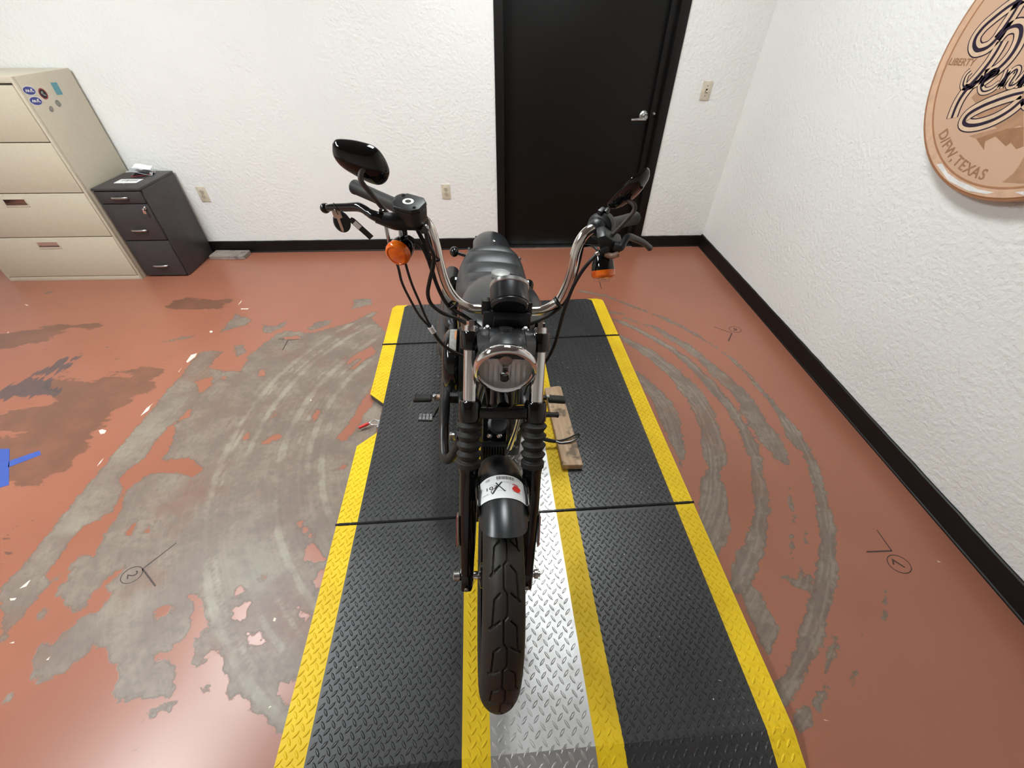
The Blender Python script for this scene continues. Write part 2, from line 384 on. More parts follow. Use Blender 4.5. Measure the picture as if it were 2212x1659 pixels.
# ---------------------------------------------------------------- floor with wear masks
GRAY=[[(-1872,2137),(-1867,1862),(-1873,1724),(-1874,1560),(-1876,1413),(-1892,1291),(-1891,1178),(-1878,1057),(-1878,962),(-1878,874),(-1892,1039),(-1885,994),(-1881,930),(-1871,838),(-1868,782),(-1885,712),(-1729,526),(-1717,530),(-1723,589),(-1707,629),(-1711,683),(-1707,723),(-1687,775),(-1666,777),(-1651,732),(-1669,710),(-1660,679),(-1619,658),(-1586,635),(-1554,613),(-1513,617),(-1530,682),(-1517,704),(-1497,744),(-1471,767),(-1488,703),(-1444,662),(-1454,652),(-1455,620),(-1472,605),(-1507,601),(-1527,561),(-1552,523),(-1591,520),(-1594,488),(-1570,464),(-1549,416),(-1519,414),(-1501,397),(-1472,417),(-1428,424),(-1432,450),(-1412,458),(-1405,476),(-1396,501),(-1367,488),(-1340,478),(-1316,450),(-1288,444),(-1274,431),(-1242,358),(-1209,337),(-1180,336),(-1156,343),(-1099,344),(-1067,347),(-1056,371),(-1075,397),(-1084,428),(-1115,451),(-1156,444),(-1174,458),(-1177,472),(-1135,470),(-1130,488),(-1116,511),(-1102,545),(-1118,586),(-1112,606),(-1131,634),(-1158,654),(-1128,650),(-1108,644),(-1078,616),(-1051,573),(-1026,537),(-1045,528),(-1066,500),(-1046,466),(-1045,439),(-1033,426),(-1007,429),(-999,456),(-1014,465),(-998,474),(-975,468),(-948,449),(-938,422),(-895,377),(-880,330),(-857,331),(-848,343),(-816,337),(-795,309),(-745,291),(-728,261),(-680,230),(-655,225),(-664,785),(-628,1652),(-651,1938),(-748,2304),(-888,2510),(-1051,2412),(-1247,2322),(-1420,2347),(-1480,2273),(-1517,2202),(-1531,2133),(-1551,2083),(-1529,1939),(-1639,1943),(-1743,1978),(-1729,2073),(-1730,2140),(-1807,2151)],
[(-1845,2342),(-1838,2522),(-1850,2575),(-1810,2563),(-1698,2486),(-1699,2435),(-1772,2398)],
[(-1684,2199),(-1634,2206),(-1573,2134),(-1623,2086)],
[(-1597,2431),(-1510,2408),(-1448,2487),(-1442,2406),(-1524,2331),(-1565,2352)],
[(-1277,2381),(-1237,2470),(-1145,2467),(-1150,2406),(-1253,2341)],
[(-1103,294),(-1105,313),(-1085,320),(-1064,308),(-1089,294)],
[(-1069,316),(-1068,331),(-1034,340),(-1030,332),(-1045,303)],
[(-969,368),(-968,387),(-958,376),(-945,375),(-953,355)],
[(-1100,222),(-1091,228),(-1081,223),(-1086,213)],
[(-1664,602),(-1679,628),(-1661,633),(-1647,622),(-1648,601)],
[(-1583,360),(-1568,367),(-1564,351)],
[(-1061,2740),(-937,2747),(-920,2665),(-1031,2613)],
[(887,591),(930,601),(963,575),(950,529),(955,483),(962,451),(940,420),(885,382),(877,476)],
[(873,219),(931,246),(948,229),(924,193),(894,182),(876,186)],
[(1170,642),(1199,635),(1161,592),(1100,588),(1091,620)]]
RED=[[(-1673,1016),(-1664,971),(-1676,923),(-1681,876),(-1677,818),(-1684,787),(-1693,751),(-1707,723),(-1755,742),(-1747,833),(-1751,872),(-1763,940),(-1723,974)],
[(-1686,1530),(-1647,1427),(-1626,1331),(-1629,1281),(-1502,1306),(-1398,1224),(-1425,1187),(-1557,1220),(-1634,1223),(-1672,1160),(-1683,1108),(-1643,999),(-1637,938),(-1620,824),(-1700,827),(-1703,868),(-1700,940),(-1668,1016),(-1706,1144),(-1750,1190),(-1738,1256),(-1715,1294),(-1717,1365),(-1718,1451),(-1717,1508)],
[(-1761,1858),(-1676,1899),(-1650,1826),(-1672,1757),(-1719,1814)],
[(-1639,1883),(-1605,1911),(-1584,1866)],
[(-1686,1578),(-1659,1626),(-1642,1576),(-1682,1553)],
[(-1423,1497),(-1402,1543),(-1403,1508)],
[(-946,2045),(-814,2160),(-764,2106),(-864,1915)],
[(-832,1397),(-781,1497),(-766,1581),(-744,1683),(-713,1850),(-675,1707),(-744,1484),(-770,1383)],
[(-1003,1517),(-976,1601),(-951,1575),(-968,1515)],
[(-1324,1426),(-1280,1457),(-1269,1413),(-1297,1381)],
[(-1189,1377),(-1147,1441),(-1097,1417),(-1156,1376)],
[(-782,1210),(-742,1238),(-719,1208),(-763,1200)],
[(-1210,1609),(-1217,1536),(-1183,1571)],
[(-1412,1890),(-1413,1966),(-1379,1903)],
[(-1393,2270),(-1318,2305),(-1278,2248)],
[(-792,822),(-771,834),(-722,794),(-696,768),(-735,757),(-783,777)],
[(-720,691),(-692,755),(-687,678),(-696,650)],
[(-757,608),(-700,570),(-705,552),(-755,587)],
[(-996,589),(-993,612),(-962,606),(-935,621),(-938,589),(-924,568),(-965,575)],
[(-884,474),(-899,522),(-865,516),(-842,527),(-826,500),(-810,485),(-845,482)],
[(-1252,612),(-1199,604),(-1237,585)],
[(-982,639),(-974,672),(-993,689),(-1001,656)],
[(-728,334),(-733,375),(-696,370),(-681,382),(-656,351),(-671,296)],
[(-1530,890),(-1535,981),(-1567,919)],
[(-1498,909),(-1465,971),(-1444,914)],
[(-860,934),(-839,947),(-842,919)],
[(-828,904),(-813,907),(-814,890)],
[(-794,889),(-776,861),(-795,882)],
[(-926,710),(-913,721),(-909,698)]]
BROWN=[[(-2272,1981),(-2123,1991),(-2008,1979),(-1982,1866),(-2021,1729),(-2024,1677),(-2054,1628),(-2052,1532),(-2056,1464),(-2060,1399),(-2057,1317),(-2039,1238),(-2085,1250),(-2089,1176),(-2188,1162),(-2287,1229),(-2521,1416),(-2427,1489),(-2545,1561),(-2669,1590),(-2626,1661),(-2574,1672),(-2470,1719),(-2485,1786),(-2585,1859),(-2611,1918),(-2495,1914),(-2359,1909),(-2311,1952)],
[(-3323,2356),(-3101,2425),(-2971,2440),(-2829,2349),(-2935,2252),(-3220,2236)],
[(-2388,2693),(-2294,2805),(-2023,2772),(-1970,2818),(-2005,2657),(-2150,2596),(-2320,2613)],
[(-2669,2381),(-2620,2389),(-2583,2349),(-2597,2322)],
[(-2770,2433),(-2727,2451),(-2696,2420),(-2734,2412)]]
SCUFF=[[(-2712,2092),(-2574,2136),(-2571,2103),(-2608,2072),(-2575,2039),(-2616,1963),(-2738,1960),(-2703,2027)],
[(-2800,1764),(-2783,1852),(-2744,1908),(-2625,1911),(-2566,1859),(-2485,1786),(-2579,1756),(-2788,1750)]]
STREAK=[[(619,2817,9),(820,2724,11),(995,2565,10),(1159,2422,10),(1253,2312,9),(1327,2203,11),(1377,2100,7),(1448,1960,6),(1479,1801,8),(1499,1656,11),(1505,1536,12),(1510,1424,17),(1498,1321,36),(1504,1225,21),(1485,1135,19),(1441,1008,19),(1398,900,20),(1340,788,22),(1402,919,25),(1363,825,27),(1301,718,26),(1224,615,28),(1145,521,27),(1076,446,25),(1006,377,24),(943,326,23),(893,287,19),(865,266,14)],
[(879,2438,5),(977,2362,8),(1058,2319,14),(1135,2200,21),(1208,2088,23),(1260,1967,25),(1310,1807,34),(1352,1675,37),(1364,1554,39),(1357,1406,41),(1362,1294,43),(1361,1210,31),(1369,1140,8)],
[(813,2409,10),(909,2324,14),(1019,2186,15),(1111,2057,16),(1170,1921,22),(1213,1766,25),(1248,1610,25),(1259,1507,19),(1259,1387,22),(1251,1276,28),(1227,1165,20),(1181,1053,21),(1138,951,24),(1139,938,22),(1089,859,25),(1039,785,25),(971,717,32),(921,652,31),(873,603,19)],
[(814,2212,9),(862,2136,23),(952,2028,31),(1016,1895,35),(1071,1756,42),(1098,1616,44),(1105,1512,42),(1085,1393,41),(1059,1283,46),(1042,1201,38),(1007,1134,20),(962,1061,39),(942,975,47),(904,879,49),(860,806,41),(814,744,29)],
[(827,1839,8),(869,1706,33),(899,1584,39),(901,1447,41),(889,1333,32),(879,1228,14),(855,1159,5)],
[(1315,1048,3),(1238,859,5)],
[(1271,827,6),(1230,756,6)],
[(1197,801,5),(1147,710,4)],
[(1266,821,6),(1233,763,5)],
[(1422,570,3),(1398,529,9),(1363,484,4)],
[(1224,507,3),(1127,402,3),(1049,332,3)],
[(1029,291,6),(968,245,7)],
[(1155,332,4),(1112,288,3)],
[(1219,316,6),(1210,302,6)],
[(1165,669,5),(1140,631,7)],
[(1033,635,3),(1199,622,3)],
[(1261,450,3),(1231,414,3)],
[(579,2557,5),(889,2481,8)],
[(-2173,2252,5),(-1992,2310,6)],
[(-2614,2678,6),(-2573,2688,6)],
[(-3386,2915,9),(-3358,2926,9)]]
CHIP=[[(-1876,2145),(-1866,2094),(-1890,2014),(-1908,2031),(-1915,2121)],
[(-1901,2007),(-1893,1937),(-1900,1945)],
[(-1887,1708),(-1893,1672),(-1880,1628),(-1904,1568),(-1909,1648)],
[(-1907,1326),(-1901,1281),(-1906,1254),(-1911,1296)],
[(-1926,2374),(-1898,2373),(-1890,2344),(-1912,2345)],
[(-1846,2645),(-1769,2645),(-1768,2627),(-1839,2629)],
[(-1880,2779),(-1877,2675),(-1867,2720)],
[(-2062,1498),(-2044,1508),(-2007,1496),(-2001,1467),(-2026,1463)],
[(-1812,698),(-1799,732),(-1791,743),(-1786,709)],
[(-1699,520),(-1678,526),(-1676,518)],
[(-1532,463),(-1523,478),(-1521,462)],
[(-823,554),(-823,569),(-811,566),(-811,551)],
[(-743,305),(-736,312),(-730,308),(-739,304)],
[(-1820,671),(-1788,673),(-1788,662),(-1808,660)],
[(970,211),(992,204),(973,207)],
[(1711,678),(1730,667),(1714,669)],
[(-1044,1674),(-1039,1693),(-1032,1669)],
[(-3246,2391),(-3249,2414),(-3229,2387)],
[(-3435,2762),(-3368,2737),(-3383,2727)]]

xs = np.concatenate([np.linspace(XL - 0.12, -4.0, 9)[:-1], np.arange(-4.0, XR + 0.001, 0.0135), [XR + 0.12]])
ys = np.concatenate([np.linspace(YF - 0.12, -0.05, 14)[:-1], np.arange(-0.05, YB + 0.001, 0.0135), [YB + 0.14]])
GX, GY = np.meshgrid(xs, ys, indexing='ij')
PX, PY = GX.ravel(), GY.ravel()
def seg_dist(ax, ay, bx, by, ra=0.0, rb=0.0):
    dx, dy = bx - ax, by - ay; L = dx * dx + dy * dy + 1e-12
    t = np.clip(((PX - ax) * dx + (PY - ay) * dy) / L, 0, 1)
    return np.hypot(PX - ax - t * dx, PY - ay - t * dy) - (ra + (rb - ra) * t)
def sd_poly(P):
    P = [(x / 1000, y / 1000) for x, y in P]; d = np.full(PX.shape, 9.0); ins = np.zeros(PX.shape, bool)
    for i in range(len(P)):
        (ax, ay), (bx, by) = P[i], P[(i + 1) % len(P)]
        d = np.minimum(d, seg_dist(ax, ay, bx, by))
        c = (ay > PY) != (by > PY)
        if by != ay: ins ^= c & (PX < (bx - ax) * (PY - ay) / (by - ay) + ax)
    return np.where(ins, -d, d)
def union(L): return np.min([sd_poly(P) for P in L], axis=0)
def sd_line(P):
    d = np.full(PX.shape, 9.0)
    for a, b in zip(P[:-1], P[1:]):
        d = np.minimum(d, seg_dist(a[0] / 1000, a[1] / 1000, b[0] / 1000, b[1] / 1000, a[2] / 1000 * 1.3, b[2] / 1000 * 1.3))
    return d
worn = np.maximum(union(GRAY), -union(RED))
CX, CY = 0.0906, 1.477                       # pivot about which the platform is turned
seam = PX + 1.875                            # masked paint edge: bare only to the right of it
worn = np.maximum(worn, -seam - 0.004)
streak = np.min([sd_line(P) for P in STREAK], axis=0)
rr = np.hypot(PX - CX, PY - CY); an = np.degrees(np.arctan2(PY - CY, PX - CX)) % 360
ring = np.full(PX.shape, 9.0)
for R0, hw, a0, a1 in ((1.437, .013, 132, 237), (1.405, .004, 160, 230), (1.325, .012, 136, 187), (1.32, .009, 217, 230), (1.165, .016, 140, 190), (1.172, .011, 202, 230),
                       (1.255, .007, 222, 231), (1.035, .014, 148, 197), (0.972, .012, 178, 212), (1.10, .006, 150, 185), (1.37, .004, 138, 165), (1.21, .004, 145, 180)):
    arc = (an > a0) & (an < a1)
    da = np.where(arc, 0, np.minimum(np.abs(an - a0), np.abs(an - a1)) * math.pi / 180 * R0)
    ring = np.minimum(ring, np.hypot(np.abs(rr - R0), da) - hw)
brown = union(BROWN); scuff = union(SCUFF)
ringworn = np.where(ring < 0.02, ring - 0.012, 9.0)      # tyre-track rings are bare too
worn = np.minimum(worn, np.minimum(streak, np.maximum(ringworn, -seam)))
nx, ny = len(xs), len(ys)
me = bpy.data.meshes.new('floor')
idx = np.arange(nx * ny).reshape(nx, ny)
quads = np.stack([idx[:-1, :-1], idx[1:, :-1], idx[1:, 1:], idx[:-1, 1:]], -1).reshape(-1, 4)
me.vertices.add(nx * ny); me.vertices.foreach_set('co', np.stack([PX, PY, np.zeros_like(PX)], -1).ravel().astype(np.float32))
me.loops.add(quads.size); me.loops.foreach_set('vertex_index', quads.ravel().astype(np.int32))
me.polygons.add(len(quads)); me.polygons.foreach_set('loop_start', (np.arange(len(quads)) * 4).astype(np.int32))
me.update(calc_edges=True)
for nm, arr in (('worn', worn), ('ring', ring), ('brown', brown), ('scuff', scuff), ('dist', rr)):
    a = me.attributes.new(nm, 'FLOAT', 'POINT'); a.data.foreach_set('value', np.clip(arr, -9, 9).astype(np.float32))

def floor_material():
    m = bpy.data.materials.new('worn_red_floor_paint'); m.use_nodes = True
    nt = m.node_tree; N = nt.nodes; Lk = nt.links.new; b = N['Principled BSDF']
    geo = N.new('ShaderNodeNewGeometry')
    def noise(scale, detail=5, rough=0.55, stretch=None):
        n = N.new('ShaderNodeTexNoise'); n.inputs['Scale'].default_value = scale; n.inputs['Detail'].default_value = detail; n.inputs['Roughness'].default_value = rough
        if stretch:
            mp = N.new('ShaderNodeMapping'); mp.inputs['Scale'].default_value = stretch; mp.inputs['Rotation'].default_value = (0, 0, 0.5)
            Lk(geo.outputs['Position'], mp.inputs[0]); Lk(mp.outputs[0], n.inputs['Vector'])
        else: Lk(geo.outputs['Position'], n.inputs['Vector'])
        return n.outputs['Fac']
    def math_(op, a, b_=None, c=None):
        n = N.new('ShaderNodeMath'); n.operation = op
        for i, x in enumerate((a, b_, c)):
            if x is None: continue
            if isinstance(x, (int, float)): n.inputs[i].default_value = x
            else: Lk(x, n.inputs[i])
        return n.outputs[0]
    def rng(x, lo, hi, a=0.0, b_=1.0, smooth=True):
        n = N.new('ShaderNodeMapRange'); n.interpolation_type = 'SMOOTHSTEP' if smooth else 'LINEAR'
        Lk(x, n.inputs[0]); n.inputs[1].default_value = lo; n.inputs[2].default_value = hi; n.inputs[3].default_value = a; n.inputs[4].default_value = b_
        return n.outputs[0]
    def attr(nm):
        n = N.new('ShaderNodeAttribute'); n.attribute_name = nm; return n.outputs['Fac']
    def mix(f, a, c):
        n = N.new('ShaderNodeMix'); n.data_type = 'RGBA'
        if isinstance(f, (int, float)): n.inputs[0].default_value = f
        else: Lk(f, n.inputs[0])
        for i, x in ((6, a), (7, c)):
            if isinstance(x, tuple): n.inputs[i].default_value = (*x, 1)
            else: Lk(x, n.inputs[i])
        return n.outputs[2]
    sx = N.new('ShaderNodeSeparateXYZ'); Lk(geo.outputs['Position'], sx.inputs[0]); posx = sx.outputs[0]
    big = noise(1.6, 4); med = noise(7, 7, 0.6); fine = noise(38, 6, 0.6); vf = noise(150, 3)
    edge = math_('ADD', math_('MULTIPLY', math_('SUBTRACT', med, 0.5), 0.060), math_('MULTIPLY', math_('SUBTRACT', fine, 0.5), 0.052))
    worn_m = rng(math_('ADD', attr('worn'), edge), 0.0025, -0.0025)
    edge_dark = rng(math_('ABSOLUTE', math_('ADD', attr('worn'), edge)), 0.012, 0.0)
    ring_m = rng(math_('ADD', attr('ring'), math_('MULTIPLY', edge, 0.35)), 0.006, -0.006)
    strk = noise(2.4, 4, 0.5, (1.0, 4.0, 1.0))
    brown_m = math_('MULTIPLY', rng(math_('ADD', math_('ADD', attr('brown'), math_('MULTIPLY', math_('SUBTRACT', strk, 0.5), 0.36)), math_('MULTIPLY', math_('SUBTRACT', fine, 0.5), 0.09)), 0.006, -0.006), rng(med, 0.3, 0.6, 0.65, 0.95))
    scuff_m = math_('MULTIPLY', rng(math_('ADD', attr('scuff'), math_('MULTIPLY', math_('SUBTRACT', noise(3, 3, 0.45, (9.0, 1.2, 1.0)), 0.5), 0.20)), 0.004, -0.006), 0.8)
    # scattered small brown scrapes left of the masked edge
    spots = rng(noise(13, 5, 0.6, (1.0, 3.2, 1.0)), 0.645, 0.665)
    spots = math_('MULTIPLY', math_('MULTIPLY', spots, rng(posx, -1.88, -1.95)), rng(big, 0.42, 0.6))
    red = mix(rng(big, 0.3, 0.7), (0.338, 0.128, 0.078), (0.308, 0.114, 0.068))
    red = mix(rng(fine, 0.45, 0.75, 0, 0.10), red, (0.300, 0.108, 0.062))
    con = mix(rng(med, 0.32, 0.62), (0.255, 0.200, 0.150), (0.185, 0.135, 0.105))
    con = mix(rng(fine, 0.40, 0.75, 0, 0.75), con, (0.150, 0.118, 0.098))
    con = mix(rng(noise(3.1, 6, 0.65), 0.50, 0.68, 0, 0.65), con, (0.200, 0.098, 0.062))
    con = mix(rng(noise(2.3, 5, 0.6), 0.52, 0.72, 0, 0.6), con, (0.30, 0.265, 0.205))
    rn = N.new('ShaderNodeTexNoise'); rn.noise_dimensions = '2D'; rn.inputs['Scale'].default_value = 1.0; rn.inputs['Detail'].default_value = 3
    cmb = N.new('ShaderNodeCombineXYZ'); Lk(math_('MULTIPLY', attr('dist'), 75), cmb.inputs[0]); Lk(math_('MULTIPLY', med, 5), cmb.inputs[1]); Lk(cmb.outputs[0], rn.inputs['Vector'])
    rs = rng(posx, -0.3, 0.4, 0.28, 1.0)
    con = mix(math_('MULTIPLY', rs, rng(rn.outputs['Fac'], 0.45, 0.62, 0, 0.5)), con, (0.145, 0.105, 0.080))
    con = mix(math_('MULTIPLY', rs, rng(rn.outputs['Fac'], 0.45, 0.30, 0, 0.35)), con, (0.290, 0.250, 0.190))
    con = mix(math_('MULTIPLY', edge_dark, 0.55), con, (0.13, 0.085, 0.06))
    con = mix(math_('MULTIPLY', ring_m, rng(med, 0.3, 0.62, 0.8, 0.1)), con, (0.325, 0.290, 0.220))
    col = mix(spots, red, (0.150, 0.075, 0.050))
    col = mix(math_('MULTIPLY', brown_m, 0.88), col, (0.145, 0.072, 0.046))
    col = mix(scuff_m, col, (0.065, 0.060, 0.065))
    col = mix(worn_m, col, con)
    Lk(col, b.inputs['Base Color'])
    rgh = math_('ADD', math_('MULTIPLY', worn_m, 0.16), 0.285)
    Lk(rgh, b.inputs['Roughness'])
    b.inputs['Specular IOR Level'].default_value = 0.5
    hgt = math_('ADD', math_('MULTIPLY', worn_m, -0.6), math_('ADD', math_('MULTIPLY', vf, 0.12), math_('MULTIPLY', noise(55, 2), 0.35)))
    bp = N.new('ShaderNodeBump'); bp.inputs['Strength'].default_value = 0.16; bp.inputs['Distance'].default_value = 0.003
    Lk(hgt, bp.inputs['Height']); Lk(bp.outputs[0], b.inputs['Normal'])
    return m
me.materials.append(floor_material())
floor = bpy.data.objects.new('floor', me); COL.objects.link(floor)
tag(floor, 'glossy red painted concrete floor worn to bare grey in rings and patches', kind='structure')

# chipped flecks and marker ticks on the floor (flat marks, parts of the floor)
def on_floor(z): return lambda x, y: (x, y, z)
def fan(P):
    cx, cy = sum(p[0] for p in P) / len(P), sum(p[1] for p in P) / len(P)
    return ([((cx + (x - cx) * 0.72) / 1000, (cy + (y - cy) * 0.72) / 1000) for x, y in P], [tuple(range(len(P)))])
tag(flatmesh('paint_chips', [fan(P) for P in CHIP], on_floor(0.0006), 'chip', floor), kind='stuff')
def ticks(name, corner, digit, pos, size, rot, ringr=0.0):
    it = [stroke2d([corner[0], corner[1]], 0.004, 1), stroke2d([corner[1], corner[2]], 0.006, 1)]
    v, f = text2d(digit, size); c, s = math.cos(rot), math.sin(rot)
    it.append(([(pos[0] + x * c - y * s, pos[1] + x * s + y * c) for x, y in v], f))
    if ringr:
        it.append(stroke2d([(pos[0] + ringr * 1.15 * math.cos(a * 0.3142), pos[1] + ringr * math.sin(a * 0.3142)) for a in range(21)], 0.003, 2))
    return flatmesh(name, it, on_floor(0.0007), 'marker', floor)
ticks('floor_mark', [(-1.323, .864), (-1.395, .762), (-1.307, .694)], '2', (-1.422, .740), 0.05, -1.1, 0.032)
ticks('floor_mark', [(-1.294, 2.253), (-1.363, 2.245), (-1.359, 2.137)], '3', (-1.408, 2.257), 0.05, 1.5)
ticks('floor_mark', [(1.477, 2.298), (1.565, 2.22), (1.503, 2.134)], '6', (1.605, 2.262), 0.055, 2.4, 0.034)
ticks('floor_mark', [(1.566, .811), (1.564, .721), (1.46, .721)], '7', (1.555, .668), 0.06, 1.1, 0.036)
ticks('floor_mark', [(.762, 2.95), (.817, 2.948), (.808, 2.833)], '5', (.859, 2.977), 0.06, 1.3, 0.036)

# ---------------------------------------------------------------- ceiling lights (the room's lamps)
def ceiling_light(x, y, lab, mat='lamp'):
    t = empty('ceiling_light', (x, y, ZC), lab, 'ceiling light', group='ceiling light panels')
    MB().box((-0.32, -0.62, -0.05), (-0.29, 0.62, 0)).box((0.29, -0.62, -0.05), (0.32, 0.62, 0)).box((-0.29, -0.62, -0.05), (0.29, -0.59, 0)).box((-0.29, 0.59, -0.05), (0.29, 0.62, 0)).build('frame', 'white', t, bevel=0.004)
    MB().box((-0.29, -0.59, -0.035), (0.29, 0.59, -0.02)).build('diffuser', mat, t, smooth=0)
for (x, y), lab in zip(LIGHTS, ('white ceiling light panel over the worn floor left of the camera', 'white ceiling light panel in front of the filing cabinets', 'white ceiling light panel above the motorcycle and black door')):
    ceiling_light(x, y, lab, 'lampdim' if x > 0 else 'lamp')

# ---------------------------------------------------------------- wall plates
def outlet(x, z, lab):
    t = empty('wall_outlet', (x, YB, z), lab, 'outlet', group='wall outlets')
    MB().box((-0.035, -0.006, -0.0575), (0.035, 0.002, 0.0575)).build('cover_plate', 'ivory', t, bevel=0.003)
    for s in (-1, 1):
        r = MB().prism([(0.0172 * math.cos(a), 0.0142 * math.sin(a)) for a in np.linspace(0, 2 * math.pi, 20, endpoint=False)],
                       lambda x, y: (x, -0.005, y + s * 0.0195), lambda x, y: (x, -0.0085, y + s * 0.0195)).build('receptacle', 'ivory2', t)
        MB().box((-0.0075, -0.0092, s * 0.0195 + 0.0005), (-0.0055, -0.008, s * 0.0195 + 0.0085)).box((0.0055, -0.0092, s * 0.0195 + 0.0005), (0.0075, -0.008, s * 0.0195 + 0.0085)).box((-0.0025, -0.0092, s * 0.0195 - 0.009), (0.0025, -0.008, s * 0.0195 - 0.005)).build('slots', 'slot', r, smooth=0)
    MB().lathe([(0.003, 0), (0.003, 0.0015)], (0, -0.006, 0), (0, -1, 0), 10).build('screw', 'steel', t)
outlet(-0.391, 0.489, 'ivory duplex wall outlet on the back wall left of the black door')
outlet(-2.326, 0.487, 'ivory duplex wall outlet beside the charcoal filing cabinet')
t = empty('light_switch', (1.543, YB, 1.163), 'ivory toggle light switch on the wall right of the black door', 'light switch')
MB().box((-0.035, -0.006, -0.0575), (0.035, 0.002, 0.0575)).build('cover_plate', 'ivory', t, bevel=0.003)
MB().box((-0.006, -0.008, -0.0125), (0.006, -0.005, 0.0125)).build('toggle_slot', 'slot', t, smooth=0)
MB().obox((0, -0.012, -0.004), (0.008, 0.018, 0.010), (-0.5, 0, 0)).build('toggle', 'ivory', t, bevel=0.002)
for s in (-1, 1): MB().lathe([(0.003, 0), (0.003, 0.0015)], (0, -0.006, s * 0.03), (0, -1, 0), 10).build('screw', 'slot', t)

# ---------------------------------------------------------------- filing cabinets
BX0, BX1, BY0, BY1, BH = -3.803, -2.793, 3.103, 3.558, 1.297
cab = empty('filing_cabinet', ((BX0 + BX1) / 2, BY0, 0), 'tall beige four-drawer lateral filing cabinet with stickers on its side', 'filing cabinet')
def L(mb): return loc(cab, mb)
L(MB().box((BX0, BY0 + 0.02, 0), (BX1, BY1, BH))).build('body', 'beige', cab, bevel=0.003)
L(MB().box((BX0, BY0 + 0.001, 0), (BX0 + 0.017, BY0 + 0.02, BH)).box((BX1 - 0.017, BY0 + 0.001, 0), (BX1, BY0 + 0.02, BH)).box((BX0 + 0.017, BY0 + 0.001, 1.266), (BX1 - 0.017, BY0 + 0.02, BH)).box((BX0 + 0.017, BY0 + 0.001, 0), (BX1 - 0.017, BY0 + 0.02, 0.036))).build('face_frame', 'beige', cab, bevel=0.0015)
L(MB().box((BX0 + 0.018, BY0 + 0.003, 1.246), (BX1 - 0.018, BY0 + 0.02, 1.262))).build('top_gap', 'slot', cab, smooth=0)
zz = [(0.040, 0.345), (0.351, 0.650), (0.656, 0.956), (0.962, 1.256)]
for i, (z0, z1) in enumerate(zz):
    d = L(MB().box((BX0 + 0.019, BY0 - 0.004, z0), (BX1 - 0.019, BY0 + 0.019, z1))).build('drawer', 'beige', cab, bevel=0.003)
    px, pz = (-3.302, 0.291) if i == 0 else ((-3.302, 0.595) if i == 1 else (-3.302, z1 - 0.055))
    fr = MB()
    fr.box((px - 0.080, BY0 - 0.007, pz - 0.028), (px + 0.080, BY0 - 0.003, pz - 0.020)).box((px - 0.080, BY0 - 0.007, pz + 0.020), (px + 0.080, BY0 - 0.003, pz + 0.028))
    fr.box((px - 0.080, BY0 - 0.007, pz - 0.020), (px - 0.072, BY0 - 0.003, pz + 0.020)).box((px + 0.072, BY0 - 0.007, pz - 0.020), (px + 0.080, BY0 - 0.003, pz + 0.020))
    hd = L(fr).build('handle_frame', 'beige', d, bevel=0.001)
    L(MB().box((px - 0.072, BY0 - 0.0052, pz - 0.020), (px + 0.072, BY0 - 0.0038, pz + 0.020))).build('pull_recess', 'chrome', d, smooth=0)
    L(MB().box((px - 0.072, BY0 - 0.0075, pz - 0.011), (px + 0.072, BY0 - 0.0045, pz - 0.006))).build('pull_lip', 'slot', d, smooth=0)
L(MB().box((-2.93, BY0 - 0.001, 1.272), (-2.87, BY0 + 0.002, 1.287))).build('name_plate', 'steel', cab, bevel=0.001)
# stickers on the side (facing +x)
def side(dx): return lambda y, z: (BX1 + dx - cab.location.x, y - cab.location.y, z - cab.location.z)
def ell(cy, cz, ry, rz, rot=0, n=24):
    c, s = math.cos(rot), math.sin(rot)
    return ([(cy + ry * math.cos(a) * c - rz * math.sin(a) * s, cz + ry * math.cos(a) * s + rz * math.sin(a) * c) for a in np.linspace(0, 2 * math.pi, n, endpoint=False)], [tuple(range(n))])
for cy, cz in ((3.166, 1.222), (3.166, 1.170)):
    s = flatmesh('oval_sticker', [ell(cy, cz, 0.044, 0.0245, -0.12)], side(0.0006), 'white', cab); tag(s, 'blue oval sticker with white lettering')
    flatmesh('sticker_field', [ell(cy, cz, 0.040, 0.0205, -0.12)], side(0.0009), 'bluesticker', s)
    sq = [stroke2d([(cy - 0.026, cz - 0.004), (cy - 0.018, cz + 0.008), (cy - 0.012, cz - 0.004), (cy - 0.004, cz + 0.006), (cy - 0.002, cz - 0.006)], 0.005, 3),
          stroke2d([(cy + 0.006, cz - 0.008), (cy + 0.012, cz + 0.003), (cy + 0.022, cz + 0.006), (cy + 0.016, cz - 0.004), (cy + 0.028, cz - 0.009)], 0.005, 3)]
    flatmesh('sticker_lettering', sq, side(0.0012), 'white', s)
s = flatmesh('round_sticker', [ell(3.248, 1.196, 0.029, 0.029)], side(0.0006), 'redsticker', cab); tag(s, 'round red-rimmed dark sticker')
flatmesh('sticker_field', [ell(3.248, 1.196, 0.023, 0.023)], side(0.0009), 'ink', s)
flatmesh('sticker_print', [ell(3.244, 1.202, 0.010, 0.007, 0.5), ell(3.252, 1.189, 0.011, 0.005, -0.4)], side(0.0012), 'greysticker', s)
s = flatmesh('square_sticker', [([(3.347, 1.241), (3.396, 1.238), (3.391, 1.173), (3.342, 1.177)], [(0, 1, 2, 3)])], side(0.0006), 'skysticker', cab); tag(s, 'faded sky-blue square sticker')
s = flatmesh('sticker_residue', [ell(3.312, 1.136, 0.020, 0.019)], side(0.0006), 'greysticker', cab)
s = flatmesh('sticker_residue', [ell(3.238, 1.117, 0.019, 0.014, 0.6)], side(0.0006), 'greysticker', cab)

